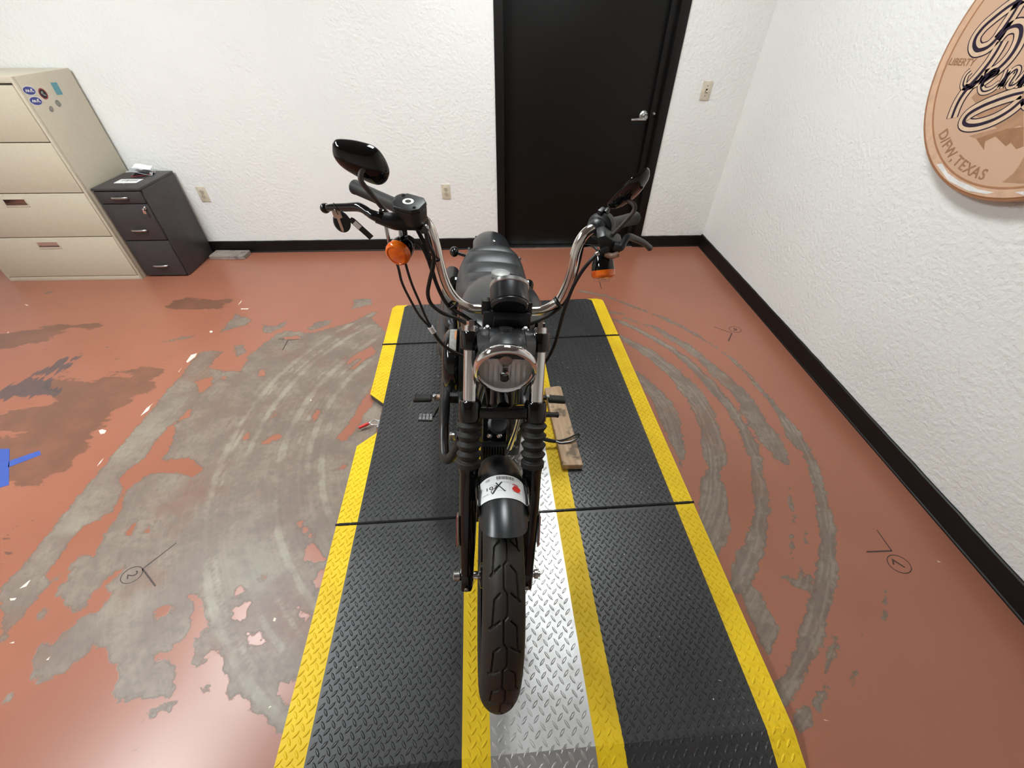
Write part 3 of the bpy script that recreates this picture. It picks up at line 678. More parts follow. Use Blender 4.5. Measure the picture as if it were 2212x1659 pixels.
GX0, GX1, GY0, GY1, GH = -2.786, -2.459, 3.142, 3.556, 0.668
cab2 = empty('filing_cabinet', ((GX0 + GX1) / 2, GY0, 0), 'small charcoal three-drawer filing cabinet with papers on top', 'filing cabinet')
def L2(mb): return loc(cab2, mb)
L2(MB().box((GX0, GY0 + 0.018, 0.004), (GX1, GY1, GH - 0.016))).build('body', 'greyenamel', cab2, bevel=0.002)
L2(MB().box((GX0, GY0 - 0.002, GH - 0.016), (GX1, GY1, GH))).build('top_panel', 'greyenamel', cab2, bevel=0.003)
for z0, z1, hz in ((0.012, 0.292, 0.098), (0.300, 0.560, 0.378), (0.567, 0.645, 0.608)):
    d = L2(MB().box((GX0 + 0.008, GY0, z0), (GX1 - 0.010, GY0 + 0.017, z1))).build('drawer', 'greyenamel', cab2, bevel=0.003)
    cx = -2.620
    L2(MB().tube([(cx - 0.053, GY0 + 0.002, hz - 0.003), (cx - 0.046, GY0 - 0.016, hz), (cx, GY0 - 0.023, hz + 0.001), (cx + 0.046, GY0 - 0.016, hz), (cx + 0.053, GY0 + 0.002, hz - 0.003)], 0.0055, 10, flat=1.3)).build('handle', 'steel', d)
k = L2(MB().lathe([(0.011, 0), (0.011, 0.006), (0.008, 0.009)], (-2.492, GY0, 0.535), (0, -1, 0), 18)).build('lock', 'chrome', cab2)
kk = L2(MB().box((-2.496, GY0 - 0.032, 0.530), (-2.488, GY0 - 0.008, 0.540)).obox((-2.490, GY0 - 0.030, 0.515), (0.018, 0.002, 0.026), (0.2, 0.3, 0.2))).build('lock_key', 'chrome', k, bevel=0.0008)

# things lying on the charcoal cabinet
t = empty('paper_slip', (-2.624, 3.30, GH), 'white printed slip lying flat on the charcoal cabinet near its front', 'paper')
MB().obox((0, 0, 0.0012), (0.155, 0.085, 0.0024), (0, 0, 0.0)).build('sheet', 'whitepaper', t, smooth=0)
mb = []
for i in range(9):
    x = -0.052 + i * 0.0125 + random.uniform(-.001, .001); w = random.choice((0.006, 0.008, 0.004))
    mb.append(([(x, -0.008), (x + w, -0.008), (x + w, 0.024), (x, 0.024)], [(0, 1, 2, 3)]))
flatmesh('print', mb, lambda x, y: (x, y, 0.0027), 'ink', t)
t = empty('blister_pack', (-2.615, 3.45, GH), 'crumpled silver blister pack on the back of the charcoal cabinet', 'packet', rot=(0, 0, 0.25))
MB().grid(lambda a, b: ((a - .5) * .15, (b - .5) * .10, 0.022 + 0.014 * math.cos(3 * a) + 0.006 * math.sin(9 * b + 4 * a)), 9, 7).build('foil_sheet', 'foil', t, smooth=0, solid=0.0015)
MB().grid(lambda a, b: ((a - .5) * .11 + .02, (b - .5) * .07 + .01, 0.048 + 0.010 * math.sin(4 * a + 1) + 0.01 * b), 7, 5).build('foil_flap', 'whitepaper', t, smooth=0, solid=0.0012)
MB().grid(lambda a, b: ((a - .5) * .13, (b - .5) * .085, 0.003 + 0.006 * a), 6, 5).build('backing_card', 'redsticker', t, smooth=0, solid=0.0015)
bob = MB().prism([(-0.062, 0), (-0.045, 0), (-0.045, 0.004), (0.045, 0.004), (0.05, 0), (0.062, 0), (0.05, 0.018), (0.02, 0.03), (-0.03, 0.024)], lambda x, y: (x, -.03, y), lambda x, y: (x, .03, y)).build('crumpled_insert', 'plastic', t)
tag(MB().lathe([(0.004, 0), (0.0045, 0.004), (0.002, 0.005)], (-2.617, 3.232, GH), (0.2, 0.1, 1), 12).build('screw_nut', 'chrome'), 'tiny chrome screw lying at the front of the charcoal cabinet top', 'screw')

# weathered wood offcut by the baseboard
wbk = MB().prism([(-0.150, -0.030), (-0.146, -0.058), (0.135, -0.058), (0.150, -0.046), (0.152, 0.055), (-0.138, 0.058)], lambda x, y: (x, y, 0), lambda x, y: (x, y, 0.030 if y < 0 else 0.034)).build('wood_offcut', 'oldwood', smooth=0, bevel=0.003)
wbk.location = (-2.285, 3.488, 0.0); wbk.rotation_euler = (0, 0, -0.03)
tag(wbk, 'weathered grey wood offcut lying against the black baseboard', 'wood block')

# blue painter's tape on the floor
def tape(name, strips, lab):
    mb = MB()
    for P in strips: mb.prism(P, lambda x, y: (x, y, 0.0), lambda x, y: (x, y, 0.0009))
    return tag(mb.build(name, 'blocktape', smooth=0), lab, 'tape', 'blue tape on the floor')
tape('floor_tape', [[(-2.262, 1.160), (-2.232, 1.174), (-2.405, 1.389), (-2.53, 1.389), (-2.53, 1.16)], [(-2.345, 1.312), (-2.318, 1.274), (-2.222, 1.345), (-2.250, 1.372)]], 'blue tape with a short side arm on the worn floor by the cabinets')

# ---------------------------------------------------------------- round coin sign on the right wall
sign = empty('wall_sign', (XR - 0.055, 1.599, 1.533), 'large round copper penny-style sign hung on the right wall', 'sign')
# local: x toward wall (+x), image-left = +y, up = +z
MB().lathe([(0.0, 0.0), (0.437, 0.0), (0.447, 0.003), (0.451, 0.010), (0.451, 0.050), (0.43, 0.054), (0.0, 0.054)], (0, 0, 0), (1, 0, 0), 96).build('disc', 'copperedge', sign)
def face(d): return lambda y, z: (-d, y, z)
def annulus(r0, r1, n=96):
    v = []; f = []
    for i in range(n):
        a = 2 * math.pi * i / n; v += [(r0 * math.cos(a), r0 * math.sin(a)), (r1 * math.cos(a), r1 * math.sin(a))]
        f.append((2 * i, 2 * i + 1, (2 * i + 3) % (2 * n), (2 * i + 2) % (2 * n)))
    return v, f
def mm(P): return [(x / 1000, y / 1000) for x, y in P]
flatmesh('rim_band', [annulus(0.398, 0.436)], face(0.0006), 'copperlight', sign)
flatmesh('field', [ell(0, 0, 0.402, 0.402, 0, 96)], face(0.0009), 'copper', sign)
flatmesh('rim_line', [annulus(0.402, 0.409), annulus(0.436, 0.4375)], face(0.0012), 'copperedge', sign)
CO = {
'loop':[(242,102),(245,90),(245,63),(248,33),(250,2),(262,-20),(280,-30),(301,-33),(324,-20),(335,2),(328,31),(306,59),(282,83),(261,98),(230,118)],
'bowl':[(245,-1),(233,27),(209,38),(186,33),(167,9),(159,-24),(164,-56),(181,-83),(212,-101)],
'stem':[(223,-4),(221,-32),(223,-65),(232,-103),(245,-140),(250,-173),(246,-205),(236,-237)],
'hook':[(212,-101),(217,-121),(250,-140),(272,-135),(283,-108),(275,-92)],
'e':[(201,-127),(180,-101),(173,-86),(187,-87),(199,-104),(201,-127),(180,-143),(155,-136),(137,-115)],
'n1':[(138,-75),(132,-93),(125,-129)],
'n2':[(127,-122),(123,-92),(111,-73),(101,-82),(99,-115),(80,-109),(72,-87)],
'n3':[(72,-87),(66,-72),(63,-118),(58,-80),(40,-62),(34,-78),(32,-104),(14,-100)],
'y':[(10,-60),(4,-96),(-16,-98),(-30,-60),(-32,-100),(-10,-160),(21,-145)],
'swash':[(35,-128),(67,-140),(108,-161),(148,-186),(178,-215),(177,-240),(152,-246),(115,-237),(72,-213),(40,-181),(21,-145)]}
BIG = ('loop', 'bowl', 'stem', 'swash')
blot1=[(172,-210),(182,-179),(209,-167),(198,-142),(132,-133),(58,-103),(-44,-219),(-27,-214),(5,-232),(33,-257),(90,-278),(125,-276),(42,-235)]
blot2=[(90,-278),(35,-303),(52,-278),(29,-257),(-29,-276),(-36,-263),(-67,-276),(-84,-264),(-41,-215),(8,-229)]
def tri(P):
    from mathutils.geometry import tessellate_polygon
    return mm(P), [tuple(t) for t in tessellate_polygon([[Vector((x, y, 0)) for x, y in P]])]
flatmesh('brown_shading', [tri(blot1), tri([(-100,-374),(-114,-340),(-113,-312),(-107,-290),(-150,-300),(-167,-358)]), tri([(160,40),(120,30),(40,60),(-60,20),(-60,-60),(60,-60),(120,-20)])], face(0.0012), 'coppermid', sign)
flatmesh('dark_shading', [tri(blot2), tri([(-40,-120),(-44,-219),(-110,-250),(-160,-180),(-100,-100)])], face(0.0014), 'copperdark', sign)
flatmesh('rim_highlight', [tri([(181,-388),(158,-380),(113,-402),(54,-412),(-5,-414),(-37,-416),(-99,-408),(-79,-420),(-8,-431),(90,-424)]), tri([(-160,-388),(-184,-377),(-193,-387)])], face(0.0014), 'white', sign)
flatmesh('letter_border', [stroke2d(mm(P), 0.046 if k in BIG else 0.027, 5) for k, P in CO.items()], face(0.0016), 'navy', sign)
flatmesh('letter_outline', [stroke2d(mm(P), 0.038 if k in BIG else 0.021, 5) for k, P in CO.items()], face(0.0020), 'cream', sign)
flatmesh('script_lettering', [stroke2d(mm(P), [0.008, 0.013, 0.009] if k in BIG else [0.004, 0.006, 0.004], 5) for k, P in CO.items()], face(0.0024), 'navy', sign)
def textat(s, size, cy, cz, rot):
    v, f = text2d(s, size, 0.016); c, sn = math.cos(rot), math.sin(rot)
    return [(cy - (x * c - y * sn), cz + (x * sn + y * c)) for x, y in v], f
flatmesh('liberty_text', [textat('LIBERTY', 0.031, 0.335, -0.072, 0.05)], face(0.0018), 'copperdark', sign)
its = []
txt = 'D/FW, TEXAS'; n = len(txt); rt = 0.372
angs = [37.8, 34.0, 30.8, 25.0, 20.2, 18, 16.0, 11.4, 6.6, 1.6, -3.2]
for ch, a in zip(txt, angs):
    if ch == ' ': continue
    t_ = math.radians(a)
    its.append(textat(ch, 0.049, rt * math.sin(t_), -rt * math.cos(t_), -t_))
flatmesh('city_text', its, face(0.0018), 'copperdark', sign)

# ================================================================ TURNING PLATFORM
PT = 0.040
PO = (0.04309, 0.93958); PH = -0.0326879
plat = empty('turntable_platform', (PO[0], PO[1], 0), 'low rotating display platform with black and yellow diamond-tread mats', 'platform', rot=(0, 0, -PH))
A0, A1 = -0.723, 0.779
BENDF, FRONT, BACK = -0.775, -0.888, 1.684
def topz(b):
    if b < BENDF: return PT - (BENDF - b) / (BENDF - FRONT) * (PT - 0.0065)
    if b > 1.640: return PT - (b - 1.640) / 0.044 * 0.012
    return PT
NOTCH = [(-0.723, 0.394), (-0.641, 0.473), (-0.641, 0.682), (-0.723, 0.759)]
def clip_b(poly, b0, b1):
    def half(P, f):
        o = []
        for i in range(len(P)):
            p, q = P[i], P[(i + 1) % len(P)]; fp, fq = f(p), f(q)
            if fp >= 0: o.append(p)
            if (fp >= 0) != (fq >= 0):
                t = fp / (fp - fq); o.append((p[0] + (q[0] - p[0]) * t, p[1] + (q[1] - p[1]) * t))
        return o
    P = half(poly, lambda p: p[1] - b0)
    return half(P, lambda p: b1 - p[1]) if P else P
def layer(name, poly, z0, z1, mat, bevel=0.0):
    """slab following the top profile; split at the bends"""
    mb = MB()
    for b0, b1 in ((FRONT, BENDF), (BENDF, 1.640), (1.640, BACK)):
        P = clip_b(poly, b0, b1)
        if len(P) >= 3:
            mb.prism(P, lambda a, b: (a, b, max(0.0, topz(b) + z0)), lambda a, b: (a, b, topz(b) + z1))
    return mb.build(name, mat, plat, smooth=0, bevel=bevel)
SECT = [('front', FRONT, -0.024), ('middle', -0.014, 1.200), ('rear', 1.212, BACK)]
def lug_mesh(poly, pitch, ln, wd, ht, mat, parent, off=0.0, z=0.0, name='tread_lugs'):
    xs_ = [p[0] for p in poly]; ys_ = [p[1] for p in poly]; vs = []; fs = []
    na = int((max(xs_) - min(xs_)) / pitch) + 2; nb = int((max(ys_) - min(ys_)) / pitch) + 2
    a_base = math.floor(min(xs_) / pitch) * pitch; b_base = math.floor(min(ys_) / pitch) * pitch
    tmpl = [(-ln / 2, 0, 0), (-ln * 0.22, -wd / 2, 0), (ln * 0.22, -wd / 2, 0), (ln / 2, 0, 0), (ln * 0.22, wd / 2, 0), (-ln * 0.22, wd / 2, 0),
            (-ln * 0.30, 0, ht * 0.9), (-ln * 0.14, -wd * 0.2, ht), (ln * 0.14, -wd * 0.2, ht), (ln * 0.30, 0, ht * 0.9), (ln * 0.14, wd * 0.2, ht), (-ln * 0.14, wd * 0.2, ht)]
    tf = [(i, (i + 1) % 6, 6 + (i + 1) % 6, 6 + i) for i in range(6)] + [(6, 7, 8, 9, 10, 11)]
    m = 0.0035
    def inside(a, b):
        c = False
        for i in range(len(poly)):
            (x1, y1), (x2, y2) = poly[i], poly[(i + 1) % len(poly)]
            if (y1 > b) != (y2 > b) and a < (x2 - x1) * (b - y1) / (y2 - y1) + x1: c = not c
        return c
    for i in range(-1, na):
        for j in range(-1, nb):
            for k in (0, 1):
                a = a_base + (i + 0.5 * k) * pitch + off; b = b_base + (j + 0.5 * k) * pitch
                an_ = math.radians(48 if k else -58)
                c, s = math.cos(an_), math.sin(an_)
                da, db = ln / 2 * c * 0.75, ln / 2 * s * 0.75
                if not (inside(a + da, b + db) and inside(a - da, b - db)): continue
                o = len(vs)
                for x, y, zz in tmpl:
                    aa, bb = a + x * c - y * s, b + x * s + y * c
                    vs.append((aa, bb, topz(bb) + z + zz))
                fs += [tuple(q + o for q in f) for f in tf]
    return tag(MB().add(vs, fs).build(name, mat, parent, smooth=0), kind='stuff')
CH = 0.055
for sn, b0, b1 in SECT:
    left = [(A0, b0)]
    if sn == 'middle': left += [*NOTCH]
    if sn == 'rear': outline = [(A0, b0), (A1, b0), (A1, b1 - CH), (A1 - 0.035, b1), (A0 + 0.022, b1), (A0, b1 - CH)]
    elif sn == 'middle': outline = [(A0, b0), (A1, b0), (A1, b1), (A0, b1), *NOTCH[::-1]]
    else: outline = [(A0, b0), (A1, b0), (A1, b1), (A0, b1)]
    core = outline
    ins = 0.0
    layer('core_panel', core, -PT, -0.006, 'slab')
    # black mats
    for x0, x1 in ((-0.640, -0.199), (0.269, 0.698)):
        P = [(x0, b0), (x1, b0), (x1, b1), (x0, b1)]
        if sn == 'rear':
            P = [(x0, b0), (x1, b0), (x1, b1 - 0.04 if x1 > 0 else b1), (x1 - 0.025 if x1 > 0 else x1, b1), (x0 + (0.02 if x0 < 0 else 0), b1), (x0, b1 - 0.04 if x0 < 0 else b1)]
        o = layer('rubber_mat', P, -0.006, 0.0, 'mat')
        lug_mesh(P, 0.0305, 0.0275, 0.0080, 0.0028, 'mat', o)
    # yellow strips
    for x0, x1 in ((A0, -0.640), (-0.199, -0.117), (0.185, 0.269), (0.698, A1)):
        Ps = [[(x0, b0), (x1, b0), (x1, b1), (x0, b1)]]
        if x0 == A0 and sn == 'middle':
            Ps = [[(x0, b0), (x1, b0), (x1, 0.474), (x0, 0.394)], [(x0, 0.759), (x1, 0.681), (x1, b1), (x0, b1)]]
        if sn == 'rear' and x0 == A0: Ps = [[(x0, b0), (x1, b0), (x1, b1 - 0.04), (x1 + 0.02, b1), (x0 + 0.022, b1), (x0, b1 - CH)]]
        if sn == 'rear' and x1 == A1: Ps = [[(x0, b0), (x1, b0), (x1, b1 - CH), (x1 - 0.035, b1), (x0 - 0.025, b1), (x0, b1 - 0.04)]]
        for P in Ps:
            o = layer('yellow_strip', P, -0.006, 0.0002, 'yellow')
            lug_mesh(P, 0.0305, 0.0275, 0.0080, 0.0026, 'yellow', o, z=0.0002, off=0.003)
    P = [(-0.117, b0), (0.185, b0), (0.185, b1), (-0.117, b1)]
    o = layer('tread_plate', P, -0.006, 0.0006, 'silverplate'); tag(o, 'bare aluminium diamond tread plate')
    lug_mesh(P, 0.036, 0.030, 0.0078, 0.0024, 'silverplate', o, z=0.0006, off=0.004)
    for a, b in [(0.171, bb) for bb in np.arange(b0 + 0.07, b1, 0.178)] + [(-0.103, bb) for bb in np.arange(b0 + 0.07, b1, 0.356)]:
        MB().lathe([(0.0052, 0), (0.0052, 0.0012), (0.0025, 0.0014), (0.002, 0.0006)], (a, b, topz(b) + 0.0006), (0, 0, 1), 14).build('rivet', 'steel', plat)
for b in (-0.019, 1.206):
    mb = MB().tube([(A0 - 0.003, b, PT + 0.001), (A1 + 0.003, b, PT + 0.001)], 0.0048, 10, n=1)
    r = mb.build('hinge_rod', 'rod', plat)
    kn = MB()
    for i in range(30):
        a = A0 + 0.01 + i * (A1 - A0 - 0.02) / 30
        kn.tube([(a, b, PT + 0.001), (a + 0.043, b, PT + 0.001)], 0.0062, 10, n=1)
    kn.build('hinge_knuckles', 'rod', r)
# toggle clamp with red grip in the notch
cl = MB().box((-0.652, 0.522, 0.004), (-0.636, 0.572, 0.032)).build('clamp_base', 'steel', plat, bevel=0.002)
tag(cl, 'steel toggle clamp bolted to the platform edge')
MB().tube([(-0.648, 0.560, 0.030), (-0.668, 0.568, 0.036), (-0.684, 0.556, 0.034), (-0.697, 0.549, 0.030)], 0.0028, 8).build('clamp_wire', 'steel', cl)
MB().tube([(-0.648, 0.536, 0.030), (-0.672, 0.534, 0.034), (-0.688, 0.543, 0.033), (-0.697, 0.547, 0.030)], 0.0028, 8).build('clamp_wire', 'steel', cl)
g = MB().tube([(-0.694, 0.549, 0.030), (-0.705, 0.546, 0.028), (-0.730, 0.537, 0.023), (-0.746, 0.531, 0.020)], [0.0055, 0.0085, 0.0085, 0.0075], 12).build('clamp_grip', 'redgrip', cl)
tag(g, 'red vinyl grip of the clamp')
# pale debris on the mats
rnd = random.Random(3); vs = MB()
for i in range(95):
    if rnd.random() < 0.8: a, b = rnd.uniform(0.28, 0.69), rnd.uniform(-0.74, 1.3)
    else: a, b = rnd.uniform(-0.63, -0.21), rnd.uniform(-0.7, 1.1)
    if rnd.random() < 0.45 and a > 0: b = rnd.uniform(0.0, 0.7)
    l, w, r_ = rnd.uniform(0.003, 0.011), rnd.uniform(0.0006, 0.0016), rnd.uniform(0, 3.1)
    if rnd.random() < 0.25: l, w = 0.004, 0.003
    c, s = math.cos(r_), math.sin(r_)
    P = [(-l / 2, -w / 2), (l / 2, -w / 2), (l / 2, w / 2), (-l / 2, w / 2)]
    z = topz(b) + 0.0030
    vs.prism([(a + x * c - y * s, b + x * s + y * c) for x, y in P], lambda x, y: (x, y, z - 0.0030), lambda x, y: (x, y, z))
tag(vs.build('debris_specks', 'flake', plat, smooth=0), kind='stuff')

def pw(a, b):   # platform coords -> world
    c, s = math.cos(PH), math.sin(PH); return (PO[0] + a * c + b * s, PO[1] - a * s + b * c)
tape('floor_tape', [[pw(0.780, 1.49), pw(0.797, 1.49), pw(0.803, 1.70), pw(0.70, 1.700), pw(0.70, 1.686), pw(0.75, 1.686), pw(0.780, 1.63)]], 'strip of blue tape under the far right corner of the platform')
tape('floor_tape', [[pw(-0.725, -0.70), pw(-0.736, -0.70), pw(-0.742, -0.95), pw(-0.725, -0.95)]], 'strip of blue tape under the near left edge of the platform')

# wooden plank under the side stand
pk = MB().prism([(-0.0465, -0.262), (0.0455, -0.270), (0.0445, 0.258), (0.030, 0.264), (-0.047, 0.256)], lambda x, y: (x, y, 0.0), lambda x, y: (x, y, 0.0336)).build('wood_plank', 'plank', smooth=0, bevel=0.003)
pk.location = (*pw(0.283, 0.45), PT + 0.0029); pk.rotation_euler = (0, 0, -PH + 0.03)
tag(pk, 'short pine plank lying on the mat under the side stand', 'plank')

# ================================================================ MOTORCYCLE
# local axes: x = to the photo's right, y = toward the bike's rear, z = up in the bike's plane
LEAN, HEAD = 0.07637, -0.01703
bike = empty('motorcycle', (-0.04469, 0.53194, PT), 'black cruiser motorcycle with tall chrome handlebars leaning on its side stand', 'motorcycle', rot=(0, LEAN, -HEAD))
FA = Vector((0, 0.5, 0.8660254)); FU = Vector((0, 0, 0.325))      # fork axis, axle centre
def fork(z, x=0.0, fwd=0.0):
    """point on the fork leg line at height z"""
    return Vector((x, (z - 0.325) * 0.57735, z)) + Vector((0, -0.866, 0.5)) * fwd
def P_(mb, name, mat, parent=None, **k): return mb.build(name, mat, parent or bike, **k)

# ---- front wheel
def make_tyre(c, R, sr, sw, grooves):
    NT = 1044 if grooves else 160
    ts = np.concatenate([np.linspace(-128, -70, 8)[:-1], np.linspace(-70, 70, 71 if grooves else 25), np.linspace(70, 128, 8)[1:]])
    T, TH = np.meshgrid(np.radians(ts), np.arange(NT) / NT * 2 * math.pi, indexing='ij')
    dep = np.zeros_like(T)
    if grooves:
        per = 2 * math.pi * R / 18
        s = T * sw * 1.02; q = (-TH * R) % per
        segs = [((0.0042, 0.0), (0.0042, .046)), ((.0042, .046), (-.0042, .0545)), ((-.0042, .0545), (-.0042, .1037)), ((-.0042, .1037), (.0042, .1152))]
        for sg, ph in ((-1, 0.0), (1, per / 2)):
            segs += [((sg * .013, ph), (sg * .027, ph + .013)), ((sg * .027, ph + .013), (sg * .032, ph + .070)), ((sg * .013, ph + per / 2), (sg * .040, ph + per / 2 + .022)), ((sg * .032, ph + .070), (sg * .040, ph + .078))]
        d = np.full(T.shape, 9.0)
        for (a0, b0), (a1, b1) in segs:
            for sh in (-per, 0, per):
                dx, dy = a1 - a0, b1 - b0; LL = dx * dx + dy * dy
                t = np.clip(((s - a0) * dx + (q - b0 - sh) * dy) / LL, 0, 1)
                d = np.minimum(d, np.hypot(s - a0 - t * dx, q - b0 - sh - t * dy))
        dep = np.clip((0.0026 - d) / 0.0012, 0, 1) * 0.0042
    r = (R - sr) + (sr - dep) * np.cos(T); u = (sw - dep) * np.sin(T)
    X = u + c[0]; Y = c[1] - r * np.cos(TH); Z = c[2] + r * np.sin(TH)
    k = len(ts); idx = np.arange(k * NT).reshape(k, NT); nxt = np.roll(idx, -1, 1)
    q = np.stack([idx[:-1], nxt[:-1], nxt[1:], idx[1:]], -1).reshape(-1, 4)
    me = bpy.data.meshes.new('tyre'); vs = np.stack([X, Y, Z], -1).reshape(-1, 3)
    me.vertices.add(len(vs)); me.vertices.foreach_set('co', vs.ravel().astype(np.float32))
    me.loops.add(q.size); me.loops.foreach_set('vertex_index', q[:, ::-1].ravel().astype(np.int32))
    me.polygons.add(len(q)); me.polygons.foreach_set('loop_start', (np.arange(len(q)) * 4).astype(np.int32))
    me.update(calc_edges=True); me.polygons.foreach_set('use_smooth', [True] * len(q)); me.set_sharp_from_angle(angle=math.radians(38))
    me.materials.append(M['tyre'])
    return me
def wheel(name, c, R, rim, sr, sw, hubw, grooves):
    w = bpy.data.objects.new('tyre', make_tyre(c, R, sr, sw, grooves)); COL.objects.link(w); w.parent = bike
    k = sw * 0.62
    rm = P_(MB().lathe([(rim - 0.012, -k * 0.7), (rim + 0.004, -k * 0.8), (rim + 0.016, -k), (rim + 0.016, -k - 0.004), (rim - 0.004, -k - 0.002), (rim - 0.016, -k * 0.5),
              (rim - 0.020, 0), (rim - 0.016, k * 0.5), (rim - 0.004, k + 0.002), (rim + 0.016, k + 0.004), (rim + 0.016, k), (rim + 0.004, k * 0.8), (rim - 0.012, k * 0.7), (rim - 0.010, 0), (rim - 0.012, -k * 0.7)], c, (1, 0, 0), 72, cap=False), 'rim', 'gloss')
    P_(MB().lathe([(0.020, -hubw), (0.034, -hubw + 0.004), (0.040, -hubw * 0.55), (0.030, -hubw * 0.4), (0.030, hubw * 0.4), (0.040, hubw * 0.55), (0.034, hubw - 0.004), (0.020, hubw)], c, (1, 0, 0), 32), 'hub', 'gloss', rm)
    for i in range(9):
        a = 2 * math.pi * i / 9
        d = Vector((0, math.cos(a), math.sin(a))); pr = Vector((0, -math.sin(a), math.cos(a)))
        for s in (-1, 1):
            P_(MB().tube([Vector(c) + d * 0.03 + Vector((s * hubw * 0.5, 0, 0)) + pr * s * 0.006, Vector(c) + d * (rim - 0.012) + Vector((s * 0.006, 0, 0)) + pr * s * 0.022], [0.010, 0.0075], 8, n=4), 'spoke', 'gloss', rm)
    return w, rm
wheel('front', (0, 0, 0.325), 0.3265, 0.243, 0.056, 0.0510, 0.052, True)
wheel('rear', (0, 1.515, 0.315), 0.3165, 0.205, 0.072, 0.0720, 0.085, False)
ax = P_(MB().lathe([(0.0125, -0.128), (0.0145, -0.126), (0.0145, -0.110), (0.009, -0.109), (0.009, 0.112), (0.0135, 0.113), (0.0135, 0.123), (0.008, 0.124), (0.008, 0.130)], (0, 0, 0.325), (1, 0, 0), 18), 'front_axle', 'steel')
P_(MB().lathe([(0.013, -0.068), (0.013, -0.052)], (0, 0, 0.325), (1, 0, 0), 18), 'axle_spacer', 'chrome')
P_(MB().lathe([(0.012, -0.16), (0.012, 0.16)], (0, 1.515, 0.315), (1, 0, 0), 14), 'rear_axle', 'steel')
# brake disc and caliper (photo-right side)
P_(MB().lathe([(0.095, 0.060), (0.146, 0.060), (0.146, 0.065), (0.095, 0.065), (0.095, 0.060)], (0, 0, 0.325), (1, 0, 0), 48, cap=False), 'brake_disc', 'steel')
P_(MB().obox((0.068, 0.125, 0.415), (0.040, 0.075, 0.105), (-0.5, 0, 0)), 'brake_caliper', 'plastic', bevel=0.010)

# ---- fork
for s in (-1, 1):
    x = s * 0.089
    o = fork(0.325, x)
    leg = MB().lathe([(0.012, -0.040), (0.0185, -0.036), (0.0205, -0.02), (0.0205, 0.03), (0.0225, 0.08), (0.0245, 0.14), (0.0262, 0.26), (0.0265, 0.33), (0.0285, 0.338), (0.0285, 0.352)], o, FA, 28)
    leg = P_(leg, 'fork_slider', 'gloss')
    P_(MB().obox(o + Vector((0, -0.004, -0.012)), (0.034, 0.046, 0.060), (-0.52, 0, 0)), 'axle_lug', 'gloss', leg, bevel=0.008)
    P_(MB().lathe([(0.006, 0), (0.006, 0.004), (0.0035, 0.0045), (0.0035, 0.001)], o + Vector((0, -0.035, -0.012)), (0, -0.86, 0.3), 12), 'drain_screw', 'steel', leg)
    # side reflector on the slider
    for k in (0,):
        c0 = fork(0.455, s * 0.1165)
        rf = MB().obox(c0, (0.004, 0.030, 0.098), (-0.52, 0, 0)); b_ = P_(rf, 'reflector_bezel', 'steel', leg, bevel=0.0015)
        P_(MB().obox(c0 + Vector((s * 0.003, 0, 0)), (0.003, 0.024, 0.090), (-0.52, 0, 0)), 'reflector_lens', 'redlens', leg, bevel=0.001)
    # gaiter
    prof = [(0.0285, 0.0), (0.0325, 0.002), (0.0335, 0.016), (0.031, 0.019)]
    h = 0.019
    for i in range(4):
        prof += [(0.0275, h + 0.001), (0.0255, h + 0.004), (0.030, h + 0.012), (0.0345, h + 0.0195), (0.0350, h + 0.0215), (0.031, h + 0.0255)]
        h += 0.0275
    prof += [(0.026, h + 0.003), (0.0255, h + 0.010), (0.021, h + 0.012)]
    P_(MB().lathe(prof, o + FA * 0.345, FA, 32), 'fork_gaiter', 'rubber')
    P_(MB().lathe([(0.0195, 0.44), (0.0195, 0.735)], o, FA, 28), 'fork_tube', 'chrome')
    P_(MB().lathe([(0.0235, 0.476), (0.0300, 0.482), (0.0310, 0.490), (0.0305, 0.528), (0.0275, 0.536), (0.020, 0.537)], o, FA, 28), 'lower_clamp', 'gloss')
    P_(MB().lathe([(0.0200, 0.672), (0.0275, 0.676), (0.0285, 0.684), (0.0285, 0.716), (0.0265, 0.722), (0.018, 0.723)], o, FA, 28), 'upper_clamp', 'gloss')
    cp = P_(MB().lathe([(0.0175, 0.722), (0.0185, 0.727), (0.0165, 0.731), (0.0165, 0.737)], o, FA, 24).lathe([(0.0135, 0.737), (0.0135, 0.747), (0.012, 0.749)], o, FA, 6), 'fork_cap', 'chrome', smooth=25)
    # fender bracket
    P_(MB().tube([fork(0.600, s * 0.066), Vector((s * 0.0655, 0.085, 0.640)), Vector((s * 0.062, 0.03, 0.646))], 0.006, 8).obox((s * 0.0645, 0.05, 0.630), (0.006, 0.075, 0.045), (0, 0, 0)), 'fender_bracket', 'gloss', bevel=0.002)
lc = fork(0.325) + FA * 0.508
P_(MB().obox(lc + Vector((0, -0.004, 0)), (0.13, 0.040, 0.034), (-0.5236, 0, 0)), 'lower_triple_tree', 'gloss', bevel=0.006)
uc = fork(0.325) + FA * 0.700
P_(MB().obox(uc + Vector((0, 0.02, 0.0)), (0.17, 0.060, 0.026), (-0.5236, 0, 0)), 'upper_triple_tree', 'plastic', bevel=0.008)
P_(MB().tube([lc + Vector((0, 0.055, 0)) - FA * 0.03, uc + Vector((0, 0.055, 0)) + FA * 0.01], 0.034, 24, n=1), 'steering_neck', 'satin')
